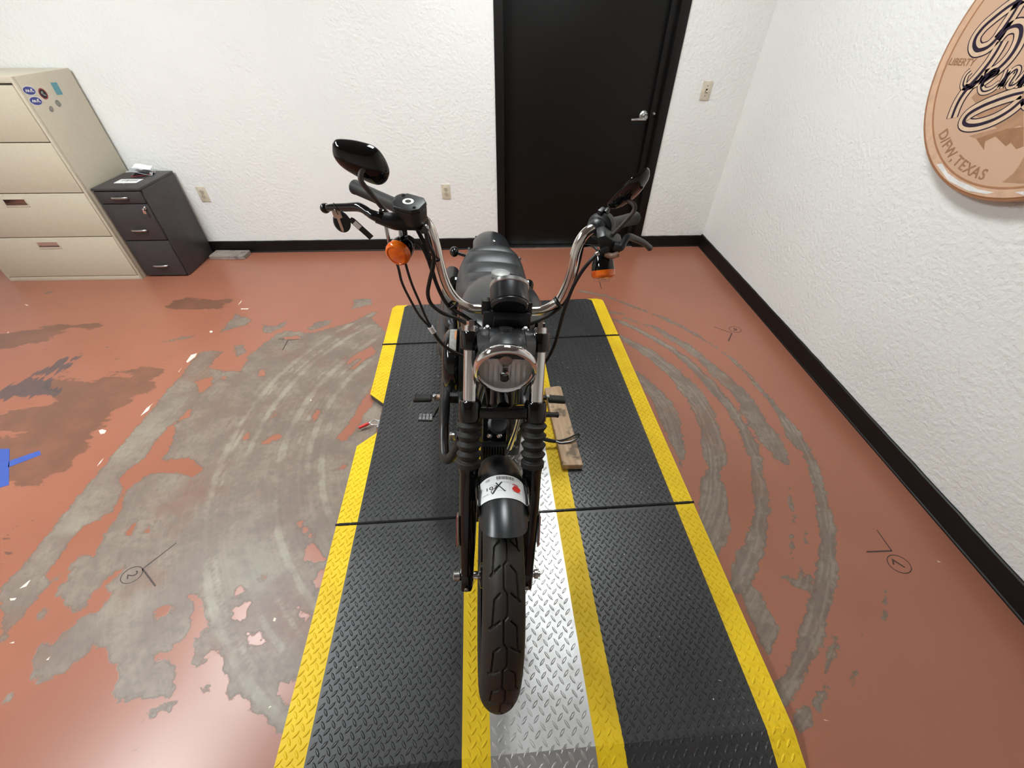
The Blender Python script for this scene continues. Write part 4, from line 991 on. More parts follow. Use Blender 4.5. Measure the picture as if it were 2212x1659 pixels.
# horn-like cup and brake line block under the lower tree
P_(MB().lathe([(0.030, 0), (0.032, 0.008), (0.024, 0.012), (0.010, 0.006)], (-0.004, 0.300, 0.660), (0, -0.55, 0.83), 28), 'stem_cap', 'plastic')
P_(MB().obox((-0.014, 0.315, 0.632), (0.075, 0.03, 0.09), (-0.52, 0, 0)), 'brake_line_block', 'gloss', bevel=0.006)
for x in (-0.030, -0.001):
    P_(MB().lathe([(0.0085, 0), (0.0085, 0.006), (0.006, 0.0075), (0.004, 0.003)], (x, 0.281, 0.632), (0, -0.86, 0.5), 6), 'tree_bolt', 'chrome', smooth=20)

# ---- front fender with label
FR = 0.353
def fender_pt(a, s, off=0.0, R=FR, c=(0, 0, 0.325), hw=0.061, drop=0.040):
    """a = angle from straight ahead (deg), s = -1..1 across"""
    t = s * 1.15
    u = hw * math.sin(t) / math.sin(1.15); r = R - drop * (1 - math.cos(t)) / (1 - math.cos(1.15)) + off
    a = math.radians(a)
    return (c[0] + u * (1 + off / 0.06), c[1] - r * math.cos(a), c[2] + r * math.sin(a))
def fender_full(a, b):
    aa = 90.5 + a * 78; s = (b - .5) * 2
    lip = 11.0 * math.sqrt(max(0.0, 1 - abs(s) ** 2.2))      # rounded leading lip
    return fender_pt(aa - lip * max(0.0, 1 - a / 0.25), s)
fd = P_(MB().grid(lambda a, b: fender_full(a, b), 60, 25), 'front_fender', 'satin', solid=0.0022)
lab = MB().grid(lambda a, b: fender_pt(96.3 + a * 13.7 + 0.5 * math.sin(b * 9) * (0.3 if a > .5 else .1), (b - .5) * 1.78, 0.0016), 12, 20)
lab = P_(lab, 'paper_label', 'whitepaper', fd, solid=0.0006); tag(lab, 'white barcode label stuck across the front fender')
def lab_fn(off): return lambda x, y: fender_pt(103.1 + y, x, off)
bars = []
x = -0.20
for w in (.03, .014, .03, .014, .014, .03, .02, .014, .03, .014, .02, .03, .014, .03, .014):
    bars.append(([(x, 3.6), (x + w * 0.75, 3.6), (x + w * 0.75, 5.7), (x, 5.7)], [(0, 1, 2, 3)])); x += w + 0.020
flatmesh('barcode', bars, lab_fn(0.0026), 'ink', lab)
sm = [([(x0, y0), (x1, y0), (x1, y0 + h_), (x0, y0 + h_)], [(0, 1, 2, 3)]) for x0, x1, y0, h_ in ((-.60, -.44, 3.9, .18), (-.60, -.44, 4.5, .18), (-.60, -.44, 5.1, .18), (-.18, .30, 2.9, .15), (.02, .22, 2.0, .12), (.1, .30, 1.4, .12), (.36, .6, 1.7, .12), (-.70, .75, 2.5, .05), (-.75, -.5, -3.6, .25), (-.2, .1, -2.9, .12), (-.45, -.2, 1.0, .12), (.30, .62, -3.0, .12))]
sm += [([(.20, -3.4), (.205, -3.4), (.205, 1.2), (.20, 1.2)], [(0, 1, 2, 3)]), ([(.72, -5), (.725, -5), (.725, 0), (.72, 0)], [(0, 1, 2, 3)])]
flatmesh('small_print', sm, lab_fn(0.0026), 'greyprint', lab)
v, f = text2d('107', 1.0)
flatmesh('lot_number', [([(-0.40 + x * 0.30, -0.9 + y * 2.6) for x, y in v], f)], lab_fn(0.0026), 'ink', lab)
def sc2(P, w):   # stroke in label coords with aspect fix
    v, f = stroke2d([(x * 10, y) for x, y in P], w, 3); return [(x / 10, y) for x, y in v], f
flatmesh('pen_cross', [sc2([(-.36, -4.2), (-.27, -2.4), (-.04, 1.9)], .42), sc2([(-.23, 1.7), (-.14, -.4), (.05, -3.6)], .38), sc2([(-.36, -4.2), (-.40, -2.6), (-.24, -1.0)], .22)], lab_fn(0.0029), 'ink', lab)
flatmesh('red_spot', [([(.45 + .155 * math.cos(a) + .02 * math.sin(3 * a), -1.2 + 1.75 * math.sin(a)) for a in np.linspace(0, 6.28, 22, endpoint=False)], [tuple(range(22))]), sc2([(.30, .9), (.42, 1.3), (.52, .8)], .4)], lab_fn(0.0029), 'redink', lab)

# ---- headlight
HC = Vector((-0.003, 0.262, 0.908)); HA = Vector((0, -1, -0.13))
P_(MB().lathe([(0.030, -0.098), (0.052, -0.088), (0.068, -0.060), (0.0745, -0.025), (0.0755, -0.004)], HC, HA, 48, cap=False), 'headlight_bucket', 'satin')
P_(MB().lathe([(0.0755, -0.012), (0.0790, -0.006), (0.0800, 0.002), (0.0785, 0.009), (0.0735, 0.0135), (0.0685, 0.0145), (0.0655, 0.012), (0.0650, 0.008), (0.0650, -0.012), (0.0755, -0.012)], HC, HA, 64, cap=False), 'headlight_bezel', 'chrome')
def refl(a, b):
    x = (a - .5) * 0.130; z = (b - .5) * 0.130
    r = math.hypot(x, z)
    if r > 0.0648: x *= 0.0648 / r; z *= 0.0648 / r; r = 0.0648
    col = math.floor((x + 0.065) / 0.0130)
    fr = ((x + 0.065) / 0.0130) % 1
    d = -0.030 * (1 - (r / 0.066) ** 2) + (1 - (r / 0.0649) ** 6) * (0.0022 * (1 - (2 * fr - 1) ** 2) if z < 0.010 else 0.004 * ((fr > .5) ^ (int((z + .1) / .012) % 2)))
    return tuple(HC + Vector((x, -(d + 0.009) + 0.13 * z, z - 0.13 * (d + 0.009))))
P_(MB().grid(refl, 61, 61), 'reflector', 'reflector', smooth=12)
bl = P_(MB().lathe([(0.016, -0.030), (0.0165, -0.016), (0.014, -0.012), (0.0125, -0.002), (0.0120, 0.004), (0.009, 0.009), (0.0, 0.010)], HC + Vector((0, -0.005, -0.004)), HA, 28), 'bulb_shield', 'chrome')
P_(MB().lathe([(0.0085, 0.002), (0.0085, 0.0042), (0.0, 0.0044)], HC + Vector((0, -0.005, -0.028)), HA, 20).lathe([(0.0115, -0.030), (0.0115, 0.003), (0.0085, 0.005), (0.0085, -0.02)], HC + Vector((0, -0.005, -0.028)), HA, 20), 'bulb_opening', 'plastic', bl)
P_(MB().lathe([(0.020, -0.030), (0.020, -0.012), (0.016, -0.008), (0.016, -0.002), (0.010, 0.0)], HC + Vector((0, -0.005, 0.026)), HA, 28), 'bulb_socket', 'steel')
P_(MB().lathe([(0.0660, 0.0125), (0.058, 0.018), (0.044, 0.0215), (0.024, 0.0235), (0.004, 0.024)], HC, HA, 48, cap=False), 'headlight_lens', 'clear')
P_(MB().tube([HC + Vector((0, 0.06, 0.05)), HC + Vector((0, 0.07, 0.075))], 0.018, 14, n=1), 'headlight_mount', 'satin')
P_(MB().tube([HC + Vector((0, 0.03, -0.075)), HC + Vector((0, 0.05, -0.115)), lc + Vector((0, 0, 0.02))], 0.016, 12), 'headlight_stay', 'gloss')

# ---- headlight visor / eyebrow
def visor(a, b):
    u = (b - .5) * 2; x = u * 0.044
    rows = [(0.372, 0.952), (0.345, 0.966), (0.315, 0.972), (0.285, 0.969), (0.268, 0.962), (0.262, 0.950), (0.266, 0.940)]
    q = a * (len(rows) - 1); i = min(int(q), len(rows) - 2); t = q - i
    y = rows[i][0] + (rows[i + 1][0] - rows[i][0]) * t; z = rows[i][1] + (rows[i + 1][1] - rows[i][1]) * t
    return (x, y + 0.004 * u * u, z - 0.004 * u * u)
P_(MB().grid(visor, 19, 9), 'visor', 'satin', solid=-0.004)
for s in (-1, 1):
    def wing(a, b, s=s):
        y0, z0 = visor(a, 1 if s > 0 else 0)[1:]
        x0 = 0.0445; x1 = 0.080 - 0.018 * a
        return (s * (x0 + (x1 - x0) * b), y0 + b * 0.012, z0 + 0.003 - b * (0.014 + 0.010 * a))
    P_(MB().grid(wing, 17, 7), 'visor_wing', 'satin', solid=-0.004)
    P_(MB().lathe([(0.0058, 0), (0.0058, 0.010), (0.0045, 0.012)], (s * 0.049, 0.352, 0.962), (0, -0.2, 1), 12).lathe([(0.0095, -0.004), (0.0095, 0.001)], (s * 0.049, 0.352, 0.962), (0, -0.2, 1), 12), 'visor_bolt', 'bolt')

# ---- risers and gauge
P_(MB().obox((0.004, 0.418, 0.945), (0.128, 0.056, 0.060), (-0.35, 0, 0)), 'riser', 'plastic', bevel=0.006)
for x in (-0.052, 0.060):
    P_(MB().obox((x, 0.438, 0.978), (0.024, 0.040, 0.040), (-0.25, 0, 0)), 'bar_clamp', 'plastic', bevel=0.004)
GC = Vector((0.008, 0.402, 0.9985)); GA = Vector((0, 0.85, 0.53))
g = P_(MB().lathe([(0.0, -0.004), (0.044, -0.004), (0.0475, 0.0), (0.0495, 0.004), (0.0495, 0.007), (0.0485, 0.0085), (0.0505, 0.010), (0.0505, 0.052), (0.050, 0.054)], GC, GA, 56), 'gauge_housing', 'satin')
P_(MB().lathe([(0.050, 0.053), (0.0525, 0.055), (0.0525, 0.064), (0.048, 0.067), (0.046, 0.064)], GC, GA, 56, cap=False), 'gauge_bezel', 'steel', g)
P_(MB().lathe([(0.0, 0.0605), (0.0475, 0.0605), (0.0475, 0.061), (0.0, 0.062)], GC, GA, 40), 'gauge_face', 'ink', g)
P_(MB().obox(GC + Vector((-0.004, -0.012, -0.050)), (0.075, 0.020, 0.075), (0.25, 0, 0)), 'gauge_bracket', 'plastic', bevel=0.008)

# ---- handlebar
barL = [(0.0, 0.440, 0.962), (-0.061, 0.440, 0.966), (-0.093, 0.440, 0.969), (-0.126, 0.440, 0.988), (-0.147, 0.440, 1.015), (-0.161, 0.441, 1.049), (-0.171, 0.442, 1.091), (-0.178, 0.443, 1.131), (-0.186, 0.444, 1.163), (-0.197, 0.450, 1.186), (-0.220, 0.466, 1.198), (-0.262, 0.500, 1.202), (-0.384, 0.601, 1.2075)]
barR = [(0.070, 0.440, 0.966), (0.105, 0.440, 0.971), (0.131, 0.440, 0.988), (0.147, 0.441, 1.007), (0.159, 0.442, 1.048), (0.165, 0.444, 1.094), (0.166, 0.448, 1.135), (0.173, 0.452, 1.166), (0.188, 0.458, 1.187), (0.212, 0.472, 1.192), (0.250, 0.512, 1.184), (0.354, 0.619, 1.1675)]
P_(MB().tube(barL[::-1] + barR, 0.0127, 20, n=6), 'handlebar', 'chromeworn')
def along(a, b, t): return Vector(a).lerp(Vector(b), t)
GL0, GL1 = Vector((-0.272, 0.508, 1.2025)), Vector((-0.392, 0.608, 1.208))
GR0, GR1 = Vector((0.258, 0.520, 1.183)), Vector((0.362, 0.627, 1.166))
for nm, a, b in (('grip', GL0, GL1), ('grip', GR0, GR1)):
    d = (b - a); Lg = d.length
    P_(MB().lathe([(0.0175, 0.0), (0.0185, 0.002), (0.0165, 0.006), (0.0160, Lg * 0.5), (0.0170, Lg - 0.006), (0.0180, Lg - 0.004), (0.0180, Lg), (0.015, Lg + 0.004)], a, d, 22), nm, 'rubber')

# photo-left controls: master cylinder, switch housing, lever
P_(MB().lathe([(0.018, -0.006), (0.026, 0.0), (0.029, 0.010), (0.029, 0.036), (0.024, 0.046), (0.018, 0.048)], (-0.232, 0.474, 1.206), (-0.76, 0.64, 0.03), 26), 'switch_housing', 'plastic')
RM = Euler((0.20, 0.04, -0.42)).to_matrix(); RC = Vector((-0.228, 0.412, 1.232))
def rcp(x, y, z): return tuple(RC + RM @ Vector((x, y, z)))
octo = [(-0.034, -0.014), (-0.022, -0.030), (0.022, -0.030), (0.034, -0.016), (0.034, 0.016), (0.020, 0.030), (-0.022, 0.030), (-0.034, 0.014)]
mc = P_(MB().prism(octo, lambda x, y: rcp(x * .92, y * .92, -0.026), lambda x, y: rcp(x, y, 0.010)), 'brake_reservoir', 'plastic', bevel=0.004)
tag(mc, 'black brake fluid reservoir with a white ring on its cap')
cpv = P_(MB().prism(octo, lambda x, y: rcp(x * 1.02, y * 1.02, 0.0105), lambda x, y: rcp(x * 0.97, y * 0.97, 0.018)), 'reservoir_cap', 'plastic', mc, bevel=0.002)
v, f = annulus(0.0065, 0.0125, 32)
flatmesh('cap_ring', [(v, f)], lambda x, y: rcp(x - 0.002, y * 0.95, 0.0185), 'white', mc)
for x, y in ((-0.023, 0.016), (0.022, -0.016)):
    P_(MB().lathe([(0.004, 0), (0.004, 0.0012), (0.0018, 0.0014), (0.0016, 0.0004)], rcp(x, y, 0.018), RM @ Vector((0, 0, 1)), 12), 'cap_screw', 'rod', mc)
P_(MB().tube([(-0.205, 0.440, 1.194), (-0.232, 0.420, 1.205), (-0.262, 0.400, 1.209), (-0.300, 0.391, 1.218)], [0.020, 0.022, 0.019, 0.011], 14), 'lever_perch', 'plastic')
P_(MB().lathe([(0.0055, 0.0), (0.0055, 0.004), (0.003, 0.005)], (-0.286, 0.392, 1.231), (0, -0.2, 1), 12), 'lever_pivot', 'rod')
lv = P_(MB().tube([(-0.288, 0.392, 1.217), (-0.302, 0.392, 1.221), (-0.315, 0.400, 1.224), (-0.327, 0.409, 1.2275), (-0.342, 0.420, 1.2275), (-0.375, 0.440, 1.218), (-0.412, 0.461, 1.208), (-0.424, 0.468, 1.203)], [0.012, 0.011, 0.0095, 0.0095, 0.0098, 0.009, 0.008, 0.0075], 12), 'brake_lever', 'gloss')
P_(MB().sphere((-0.430, 0.4712, 1.2015), 0.0115, 14), 'lever_ball', 'gloss', lv)
P_(MB().tube([(-0.205, 0.432, 1.180), (-0.202, 0.400, 1.192), (-0.196, 0.392, 1.197)], 0.008, 10), 'banjo_fitting', 'plastic')
P_(MB().lathe([(0.009, 0), (0.010, 0.004), (0.008, 0.008), (0.0, 0.009)], (-0.197, 0.404, 1.196), (0.2, -1, 0.1), 12), 'banjo_bolt', 'chrome')

# photo-right controls
P_(MB().lathe([(0.014, -0.020), (0.020, -0.014), (0.022, -0.002), (0.0225, 0.008), (0.030, 0.010), (0.0335, 0.014), (0.0335, 0.022), (0.031, 0.024), (0.032, 0.040), (0.026, 0.050), (0.018, 0.052)], (0.214, 0.474, 1.192), (0.66, 0.74, -0.10), 28), 'switch_housing', 'plastic')
P_(MB().obox((0.222, 0.492, 1.226), (0.012, 0.022, 0.012), (0.2, 0.1, -0.7)).obox((0.236, 0.496, 1.225), (0.010, 0.020, 0.012), (0.2, 0.1, -0.7)), 'switch_button', 'plastic', bevel=0.002)
P_(MB().prism([(0.198, 1.196), (0.216, 1.203), (0.240, 1.190), (0.262, 1.184), (0.268, 1.170), (0.258, 1.156), (0.232, 1.150), (0.216, 1.160)], lambda x, z: (x, 0.402, z), lambda x, z: (x + 0.008, 0.455, z + 0.004)), 'lever_perch', 'plastic', bevel=0.005)
P_(MB().tube([(0.226, 0.399, 1.160), (0.240, 0.392, 1.158), (0.256, 0.392, 1.164)], 0.007, 8), 'worn_adjuster', 'rust')
P_(MB().tube([(0.244, 0.402, 1.178), (0.258, 0.396, 1.178), (0.267, 0.406, 1.189), (0.278, 0.418, 1.196), (0.310, 0.445, 1.180), (0.342, 0.470, 1.162), (0.366, 0.492, 1.144), (0.376, 0.500, 1.136)], [0.010, 0.009, 0.008, 0.0085, 0.008, 0.007, 0.0075, 0.008], 12), 'clutch_lever', 'plastic')
P_(MB().lathe([(0.0085, 0), (0.0095, 0.004), (0.0075, 0.014), (0.0055, 0.022)], (0.230, 0.402, 1.172), (-0.9, -0.3, -0.42), 14), 'cable_adjuster', 'plastic')
P_(MB().lathe([(0.0045, 0), (0.0055, 0.001), (0.0055, 0.009), (0.0045, 0.010)], (0.2095, 0.396, 1.162), (-0.9, -0.3, -0.42), 12), 'cable_ferrule', 'steel')

# ---- mirrors
outl = [(-0.387, 1.335), (-0.377, 1.344), (-0.351, 1.345), (-0.331, 1.343), (-0.311, 1.339), (-0.297, 1.332), (-0.286, 1.318), (-0.279, 1.302), (-0.277, 1.288), (-0.282, 1.274), (-0.291, 1.264), (-0.303, 1.260), (-0.317, 1.262), (-0.332, 1.268), (-0.356, 1.280), (-0.375, 1.292), (-0.385, 1.303), (-0.390, 1.317)]
oc = (-0.331, 1.304)
sm_o = [(p.x, p.y) for p in cr([(x, y, 0) for x, y in outl + outl[:1]], 3)[:-1]]
def mirror(fn, nm='mirror_shell'):
    """fn maps outline-plane coords (dx, dz) and depth (toward the front) to local space"""
    rings = []
    for k, d in ((1.0, -0.004), (1.02, 0.0), (1.0, 0.004), (0.93, 0.011), (0.80, 0.0165), (0.6, 0.021), (0.35, 0.0235), (0.1, 0.0245)):
        rings.append([fn((x - oc[0]) * k, (y - oc[1]) * k, d) for x, y in sm_o])
    sh = P_(MB().loft(rings), nm, 'gloss', smooth=50)
    gl = [fn((x - oc[0]) * 0.94, (y - oc[1]) * 0.94, -0.0046) for x, y in sm_o]
    P_(MB().add(gl, [tuple(range(len(gl)))]), 'mirror_glass', 'mirrorglass', sh, smooth=0)
    return sh
mirror(lambda dx, dz, d: (oc[0] + dx, 0.475 - d, oc[1] + dz))
MRC = Vector((0.268, 0.478, 1.284))
la = Vector((0.046, -0.050, 0.098)).normalized()                 # long axis
pn = Vector((0.90, 0.0, -0.43)); sa = (Vector((0, 1, 0.1)) * 0.74 + Vector((0.9, 0, -0.42)) * 0.67)
sa = (sa - la * sa.dot(la)).normalized(); mn = sa.cross(la)
if mn.x > 0: pass
mn = mn if mn.dot(Vector((1, -1, 0))) > 0 else -mn
# outline principal axes: long axis of the drawn outline
la2 = Vector((-0.104, 0.060)).normalized()
def right_map(dx, dz, d):
    l = dx * la2.x + dz * la2.y; s_ = -dx * la2.y + dz * la2.x
    return tuple(MRC + la * l - sa * s_ + mn * d)
mirror(right_map)
P_(MB().tube([(-0.322, 0.462, 1.296), (-0.330, 0.446, 1.291), (-0.331, 0.438, 1.277), (-0.318, 0.436, 1.258), (-0.274, 0.434, 1.198), (-0.266, 0.430, 1.186)], [0.0052, 0.0058, 0.0058, 0.0054, 0.0060, 0.0075], 10), 'mirror_stem', 'rustgrey')
P_(MB().tube([(0.266, 0.462, 1.266), (0.280, 0.446, 1.262), (0.283, 0.440, 1.248), (0.262, 0.438, 1.214), (0.234, 0.440, 1.174), (0.228, 0.440, 1.165)], [0.0050, 0.0056, 0.0056, 0.0052, 0.0058, 0.0070], 10), 'mirror_stem', 'rustgrey')

# ---- turn signals
def signal(c, ax, mount, lenslab):
    c = Vector(c); ax = Vector(ax).normalized()
    b = P_(MB().lathe([(0.004, -0.052), (0.013, -0.049), (0.021, -0.040), (0.0265, -0.022), (0.0285, -0.004), (0.0285, 0.002)], c, ax, 32, cap=False), 'signal_housing', 'gloss')
    P_(MB().lathe([(0.024, -0.018), (0.018, -0.022), (0.006, -0.024)], c, ax, 12, cap=False), 'signal_reflector', 'amberin', b, smooth=0)
    ln = P_(MB().lathe([(0.0288, -0.002), (0.0294, 0.004), (0.0290, 0.010), (0.0262, 0.0150), (0.0225, 0.0165), (0.0215, 0.0145), (0.012, 0.0165), (0.001, 0.0172)], c, ax, 32, cap=True), 'signal_lens', 'amber', b); tag(ln, lenslab)
    P_(MB().tube([c - ax * 0.030, *[Vector(q) for q in mount]], 0.006, 10), 'signal_stalk', 'gloss', b)
    return b
signal((-0.260, 0.402, 1.137), (-0.32, -0.92, -0.16), [(-0.247, 0.428, 1.166), (-0.250, 0.436, 1.192)], 'amber turn signal lens facing forward')
signal((0.233, 0.404, 1.112), (0.12, -0.52, -0.84), [(0.228, 0.420, 1.150), (0.232, 0.430, 1.168)], 'amber turn signal lens twisted downward')
P_(MB().tube([(-0.290, 0.43, 1.205), (-0.285, 0.42, 1.165), (-0.281, 0.418, 1.130)], 0.0042, 8), 'throttle_cable_end', 'steel')
P_(MB().tube([(-0.258, 0.43, 1.195), (-0.256, 0.42, 1.160)], 0.0038, 8), 'throttle_cable_end', 'steel')

# ---- cables
def cable(pts, r, mat='hose', nm='cable'): return P_(MB().tube(pts, r, 8, n=6), nm, mat)
cable([(0.2035, 0.393, 1.159), (0.188, 0.394, 1.135), (0.175, 0.396, 1.106), (0.162, 0.398, 1.060), (0.152, 0.400, 0.984), (0.146, 0.402, 0.892), (0.135, 0.404, 0.838), (0.120, 0.43, 0.77), (0.11, 0.52, 0.62), (0.125, 0.66, 0.44)], 0.0048, nm='clutch_cable')
cable([(-0.281, 0.416, 1.132), (-0.267, 0.404, 1.100), (-0.261, 0.401, 1.059), (-0.246, 0.400, 1.015), (-0.226, 0.400, 0.967), (-0.206, 0.400, 0.937), (-0.196, 0.400, 0.922)], 0.0032, nm='throttle_cable')
cable([(-0.256, 0.42, 1.160), (-0.248, 0.404, 1.106), (-0.237, 0.401, 1.054), (-0.223, 0.400, 1.009), (-0.209, 0.400, 0.961), (-0.193, 0.400, 0.922)], 0.0032, nm='throttle_cable')
P_(MB().tube([(-0.199, 0.400, 0.930), (-0.190, 0.398, 0.914)], 0.0075, 10, n=1), 'cable_clip', 'white')
cable([(-0.194, 0.400, 0.921), (-0.178, 0.396, 0.892), (-0.152, 0.396, 0.861), (-0.120, 0.400, 0.838), (-0.095, 0.43, 0.80), (-0.09, 0.55, 0.70)], 0.0052, nm='throttle_cable')
cable([(-0.197, 0.404, 1.197), (-0.192, 0.400, 1.163), (-0.181, 0.402, 1.135), (-0.183, 0.400, 1.106), (-0.193, 0.400, 1.069), (-0.200, 0.400, 1.030), (-0.192, 0.400, 1.000), (-0.166, 0.400, 0.976), (-0.131, 0.400, 0.962), (-0.103, 0.398, 0.946), (-0.085, 0.392, 0.932), (-0.060, 0.36, 0.86), (-0.03, 0.31, 0.68)], 0.0050, nm='brake_hose')
cable([(-0.222, 0.44, 1.182), (-0.203, 0.430, 1.143), (-0.192, 0.428, 1.097), (-0.181, 0.428, 1.047), (-0.164, 0.428, 1.001), (-0.144, 0.428, 0.973), (-0.107, 0.428, 0.949), (-0.067, 0.42, 0.922), (-0.03, 0.39, 0.90)], 0.0050, nm='wiring_loom')
cable([(-0.243, 0.41, 1.170), (-0.232, 0.404, 1.172), (-0.212, 0.412, 1.150), (-0.201, 0.424, 1.120), (-0.190, 0.428, 1.075)], 0.0034, nm='signal_wire')
P_(MB().tube([(-0.205, 0.430, 1.150), (-0.196, 0.428, 1.112)], 0.0075, 10, n=1), 'loom_sleeve', 'rubber')
cable([(0.185, 0.462, 1.165), (0.180, 0.450, 1.10), (0.174, 0.446, 1.045), (0.158, 0.440, 0.995), (0.130, 0.425, 0.972), (0.095, 0.405, 0.962), (0.067, 0.400, 0.950)], 0.0045, nm='wiring_loom')
cable([(0.214, 0.410, 1.158), (0.202, 0.440, 1.160), (0.186, 0.458, 1.150)], 0.0030, nm='signal_wire')
for c0, d0 in (((-0.140, 0.434, 0.982), (0.6, 0, -0.8)), ((0.142, 0.438, 0.998), (0.7, 0, 0.7)), ((-0.186, 0.437, 1.11), (0.1, 0, 1))):
    P_(MB().lathe([(0.0165, -0.004), (0.0185, -0.003), (0.0185, 0.003), (0.0165, 0.004), (0.0165, -0.004)], c0, d0, 18, cap=False), 'cable_tie', 'hose')

# ---- fuel tank
def sring(y, zc, hw, hh, n=40, x0=0.012, top=2.3, e=2.4):
    r = []
    for j in range(n):
        a = 2 * math.pi * j / n; c, s = math.cos(a), math.sin(a)
        r.append((x0 + hw * math.copysign(abs(c) ** (2 / e), c), y, zc + hh * math.copysign(abs(s) ** (2 / top), s) * (1 if s > 0 else 0.9)))
    return r
tk = [(0.478, .800, .020, .022), (0.486, .800, .055, .048), (0.505, .800, .088, .070), (0.54, .800, .115, .082), (0.60, .797, .135, .089), (0.67, .793, .143, .091), (0.74, .788, .143, .089), (0.81, .781, .131, .083), (0.87, .773, .108, .074), (0.915, .766, .080, .061), (0.945, .761, .052, .046), (0.96, .758, .022, .024)]
tkc = cr([(a, b, c) for a, b, c, d in tk], 3); tkd = cr([(a, d, 0) for a, b, c, d in tk], 3)
P_(MB().loft([sring(p.x, p.y, p.z, q.y) for p, q in zip(tkc, tkd)]), 'fuel_tank', 'satin', smooth=60)
P_(MB().lathe([(0.033, -0.012), (0.0345, 0.004), (0.033, 0.010), (0.026, 0.0135), (0.0, 0.015)], (0.010, 0.838, 0.862), (0, 0.10, 1), 32), 'fuel_cap', 'bolt')

# ---- seat
sv = [0.90, 0.95, 1.02, 1.10, 1.18, 1.26, 1.33, 1.375, 1.40]
sw_ = [0.085, 0.108, 0.137, 0.153, 0.157, 0.155, 0.147, 0.128, 0.095]
sz_ = [0.731, 0.722, 0.705, 0.693, 0.689, 0.696, 0.707, 0.709, 0.692]
def seat(a, b):
    y = 0.90 + a * 0.50
    hw = float(np.interp(y, sv, sw_)); z = float(np.interp(y, sv, sz_)); u = (b - .5) * 2
    inner = float(np.interp(y, [0.9, 1.0, 1.15, 1.28, 1.36, 1.40], [0.085, 0.100, 0.112, 0.113, 0.102, 0.07])) / hw
    inner = min(inner, 0.97)
    au = abs(u); bump = 0.0
    if au < inner:
        roll = abs(math.sin((y - 0.90) / 0.088 * math.pi)); bump = 0.014 * roll ** 0.55 * (1 - (au / inner) ** 8)
        zz_ = z + bump - 0.010 * (au / inner) ** 2
    else:
        t = (au - inner) / (1 - inner); zz_ = z - 0.010 - 0.075 * t ** 1.6
    return (u * hw, y, zz_)
st = P_(MB().grid(seat, 101, 61), 'seat', 'leather', solid=-0.012, smooth=55)
for s in (-1, 1):
    pts = []
    for k in range(14):
        y = 0.94 + k / 13 * 0.445
        inner = float(np.interp(y, [0.9, 1.0, 1.15, 1.28, 1.36, 1.40], [0.085, 0.100, 0.112, 0.113, 0.102, 0.07]))
        pts.append((s * inner, y, float(np.interp(y, sv, sz_)) - 0.009))
    P_(MB().tube(pts, 0.0024, 6, n=3), 'piping', 'rubber', st)
P_(MB().box((-0.11, 0.93, 0.60), (0.11, 1.30, 0.660)), 'seat_pan', 'plastic', bevel=0.02)

# ---- rear fender, struts, signals
def rf(a, b): return fender_pt(38 + a * 112 - 3 * (1 - abs((b - .5) * 2) ** 2) * (a > .98) * -1, (b - .5) * 2, 0, 0.398, (0, 1.515, 0.315), 0.094, 0.055)
rfo = P_(MB().grid(lambda a, b: fender_pt(180 - (30 + (1 - a) * 122), (b - .5) * 2, 0, 0.398, (0, 1.515, 0.315), 0.094, 0.055), 50, 21), 'rear_fender', 'satin', solid=0.0025)
P_(MB().lathe([(0.008, 0), (0.008, 0.003), (0.004, 0.006)], (0.010, 1.475, 0.711), (0, -0.1, 1), 12), 'fender_bolt', 'chrome', rfo)
for s in (-1, 1):
    P_(MB().tube([(s * 0.118, 1.16, 0.585), (s * 0.118, 1.35, 0.610), (s * 0.112, 1.52, 0.600), (s * 0.105, 1.66, 0.56)], 0.017, 8, n=4, flat=0.5), 'fender_strut', 'gloss')
    top = Vector((s * 0.178, 1.285, 0.575)); bot = Vector((s * 0.172, 1.46, 0.325)); d = (bot - top)
    sh = P_(MB().tube([top, bot], 0.014, 14, n=1), 'shock_absorber', 'gloss')
    P_(MB().lathe([(0.012, -0.034), (0.022, -0.030), (0.026, -0.018), (0.026, 0.02), (0.028, 0.022), (0.028, 0.032), (0.026, 0.034), (0.024, 0.06), (0.020, 0.066)], top, d, 22), 'shock_top', 'gloss', sh)
    P_(MB().lathe([(0.0285, 0.022), (0.030, 0.024), (0.030, 0.031), (0.0285, 0.033), (0.0285, 0.022)], top, d, 22, cap=False), 'shock_collar', 'chrome', sh)
    n_ = 7; pts = [top + d * (0.22 + 0.62 * i / (n_ * 12)) + Vector((math.cos(i * math.pi / 6) * 0.023, math.sin(i * math.pi / 6) * 0.019, math.sin(i * math.pi / 6) * 0.013)) for i in range(n_ * 12 + 1)]
    P_(MB().tube(pts, 0.0042, 6, n=1), 'shock_spring', 'gloss', sh)
sg = P_(MB().tube([(-0.112, 1.416, 0.650), (-0.150, 1.428, 0.656), (-0.176, 1.436, 0.660)], [0.0075, 0.008, 0.009], 10), 'rear_signal_stalk', 'gloss')
P_(MB().sphere((-0.186, 1.440, 0.662), 0.0235, 20, (0.95, 1.2, 1.05)), 'rear_signal', 'gloss', sg)
P_(MB().box((-0.118, 1.39, 0.60), (-0.106, 1.44, 0.69)), 'signal_bracket', 'satin', bevel=0.003)
P_(MB().tube([(0.110, 1.405, 0.640), (0.142, 1.408, 0.662)], 0.008, 10, n=1), 'broken_signal_stub', 'steel')
P_(MB().tube([(0.140, 1.408, 0.658), (0.152, 1.402, 0.652), (0.168, 1.408, 0.655), (0.182, 1.404, 0.648)], 0.0014, 6), 'loose_wire', 'steel')
P_(MB().obox((0, 1.90, 0.50), (0.17, 0.02, 0.10), (-0.35, 0, 0)), 'number_plate_bracket', 'plastic', bevel=0.004)

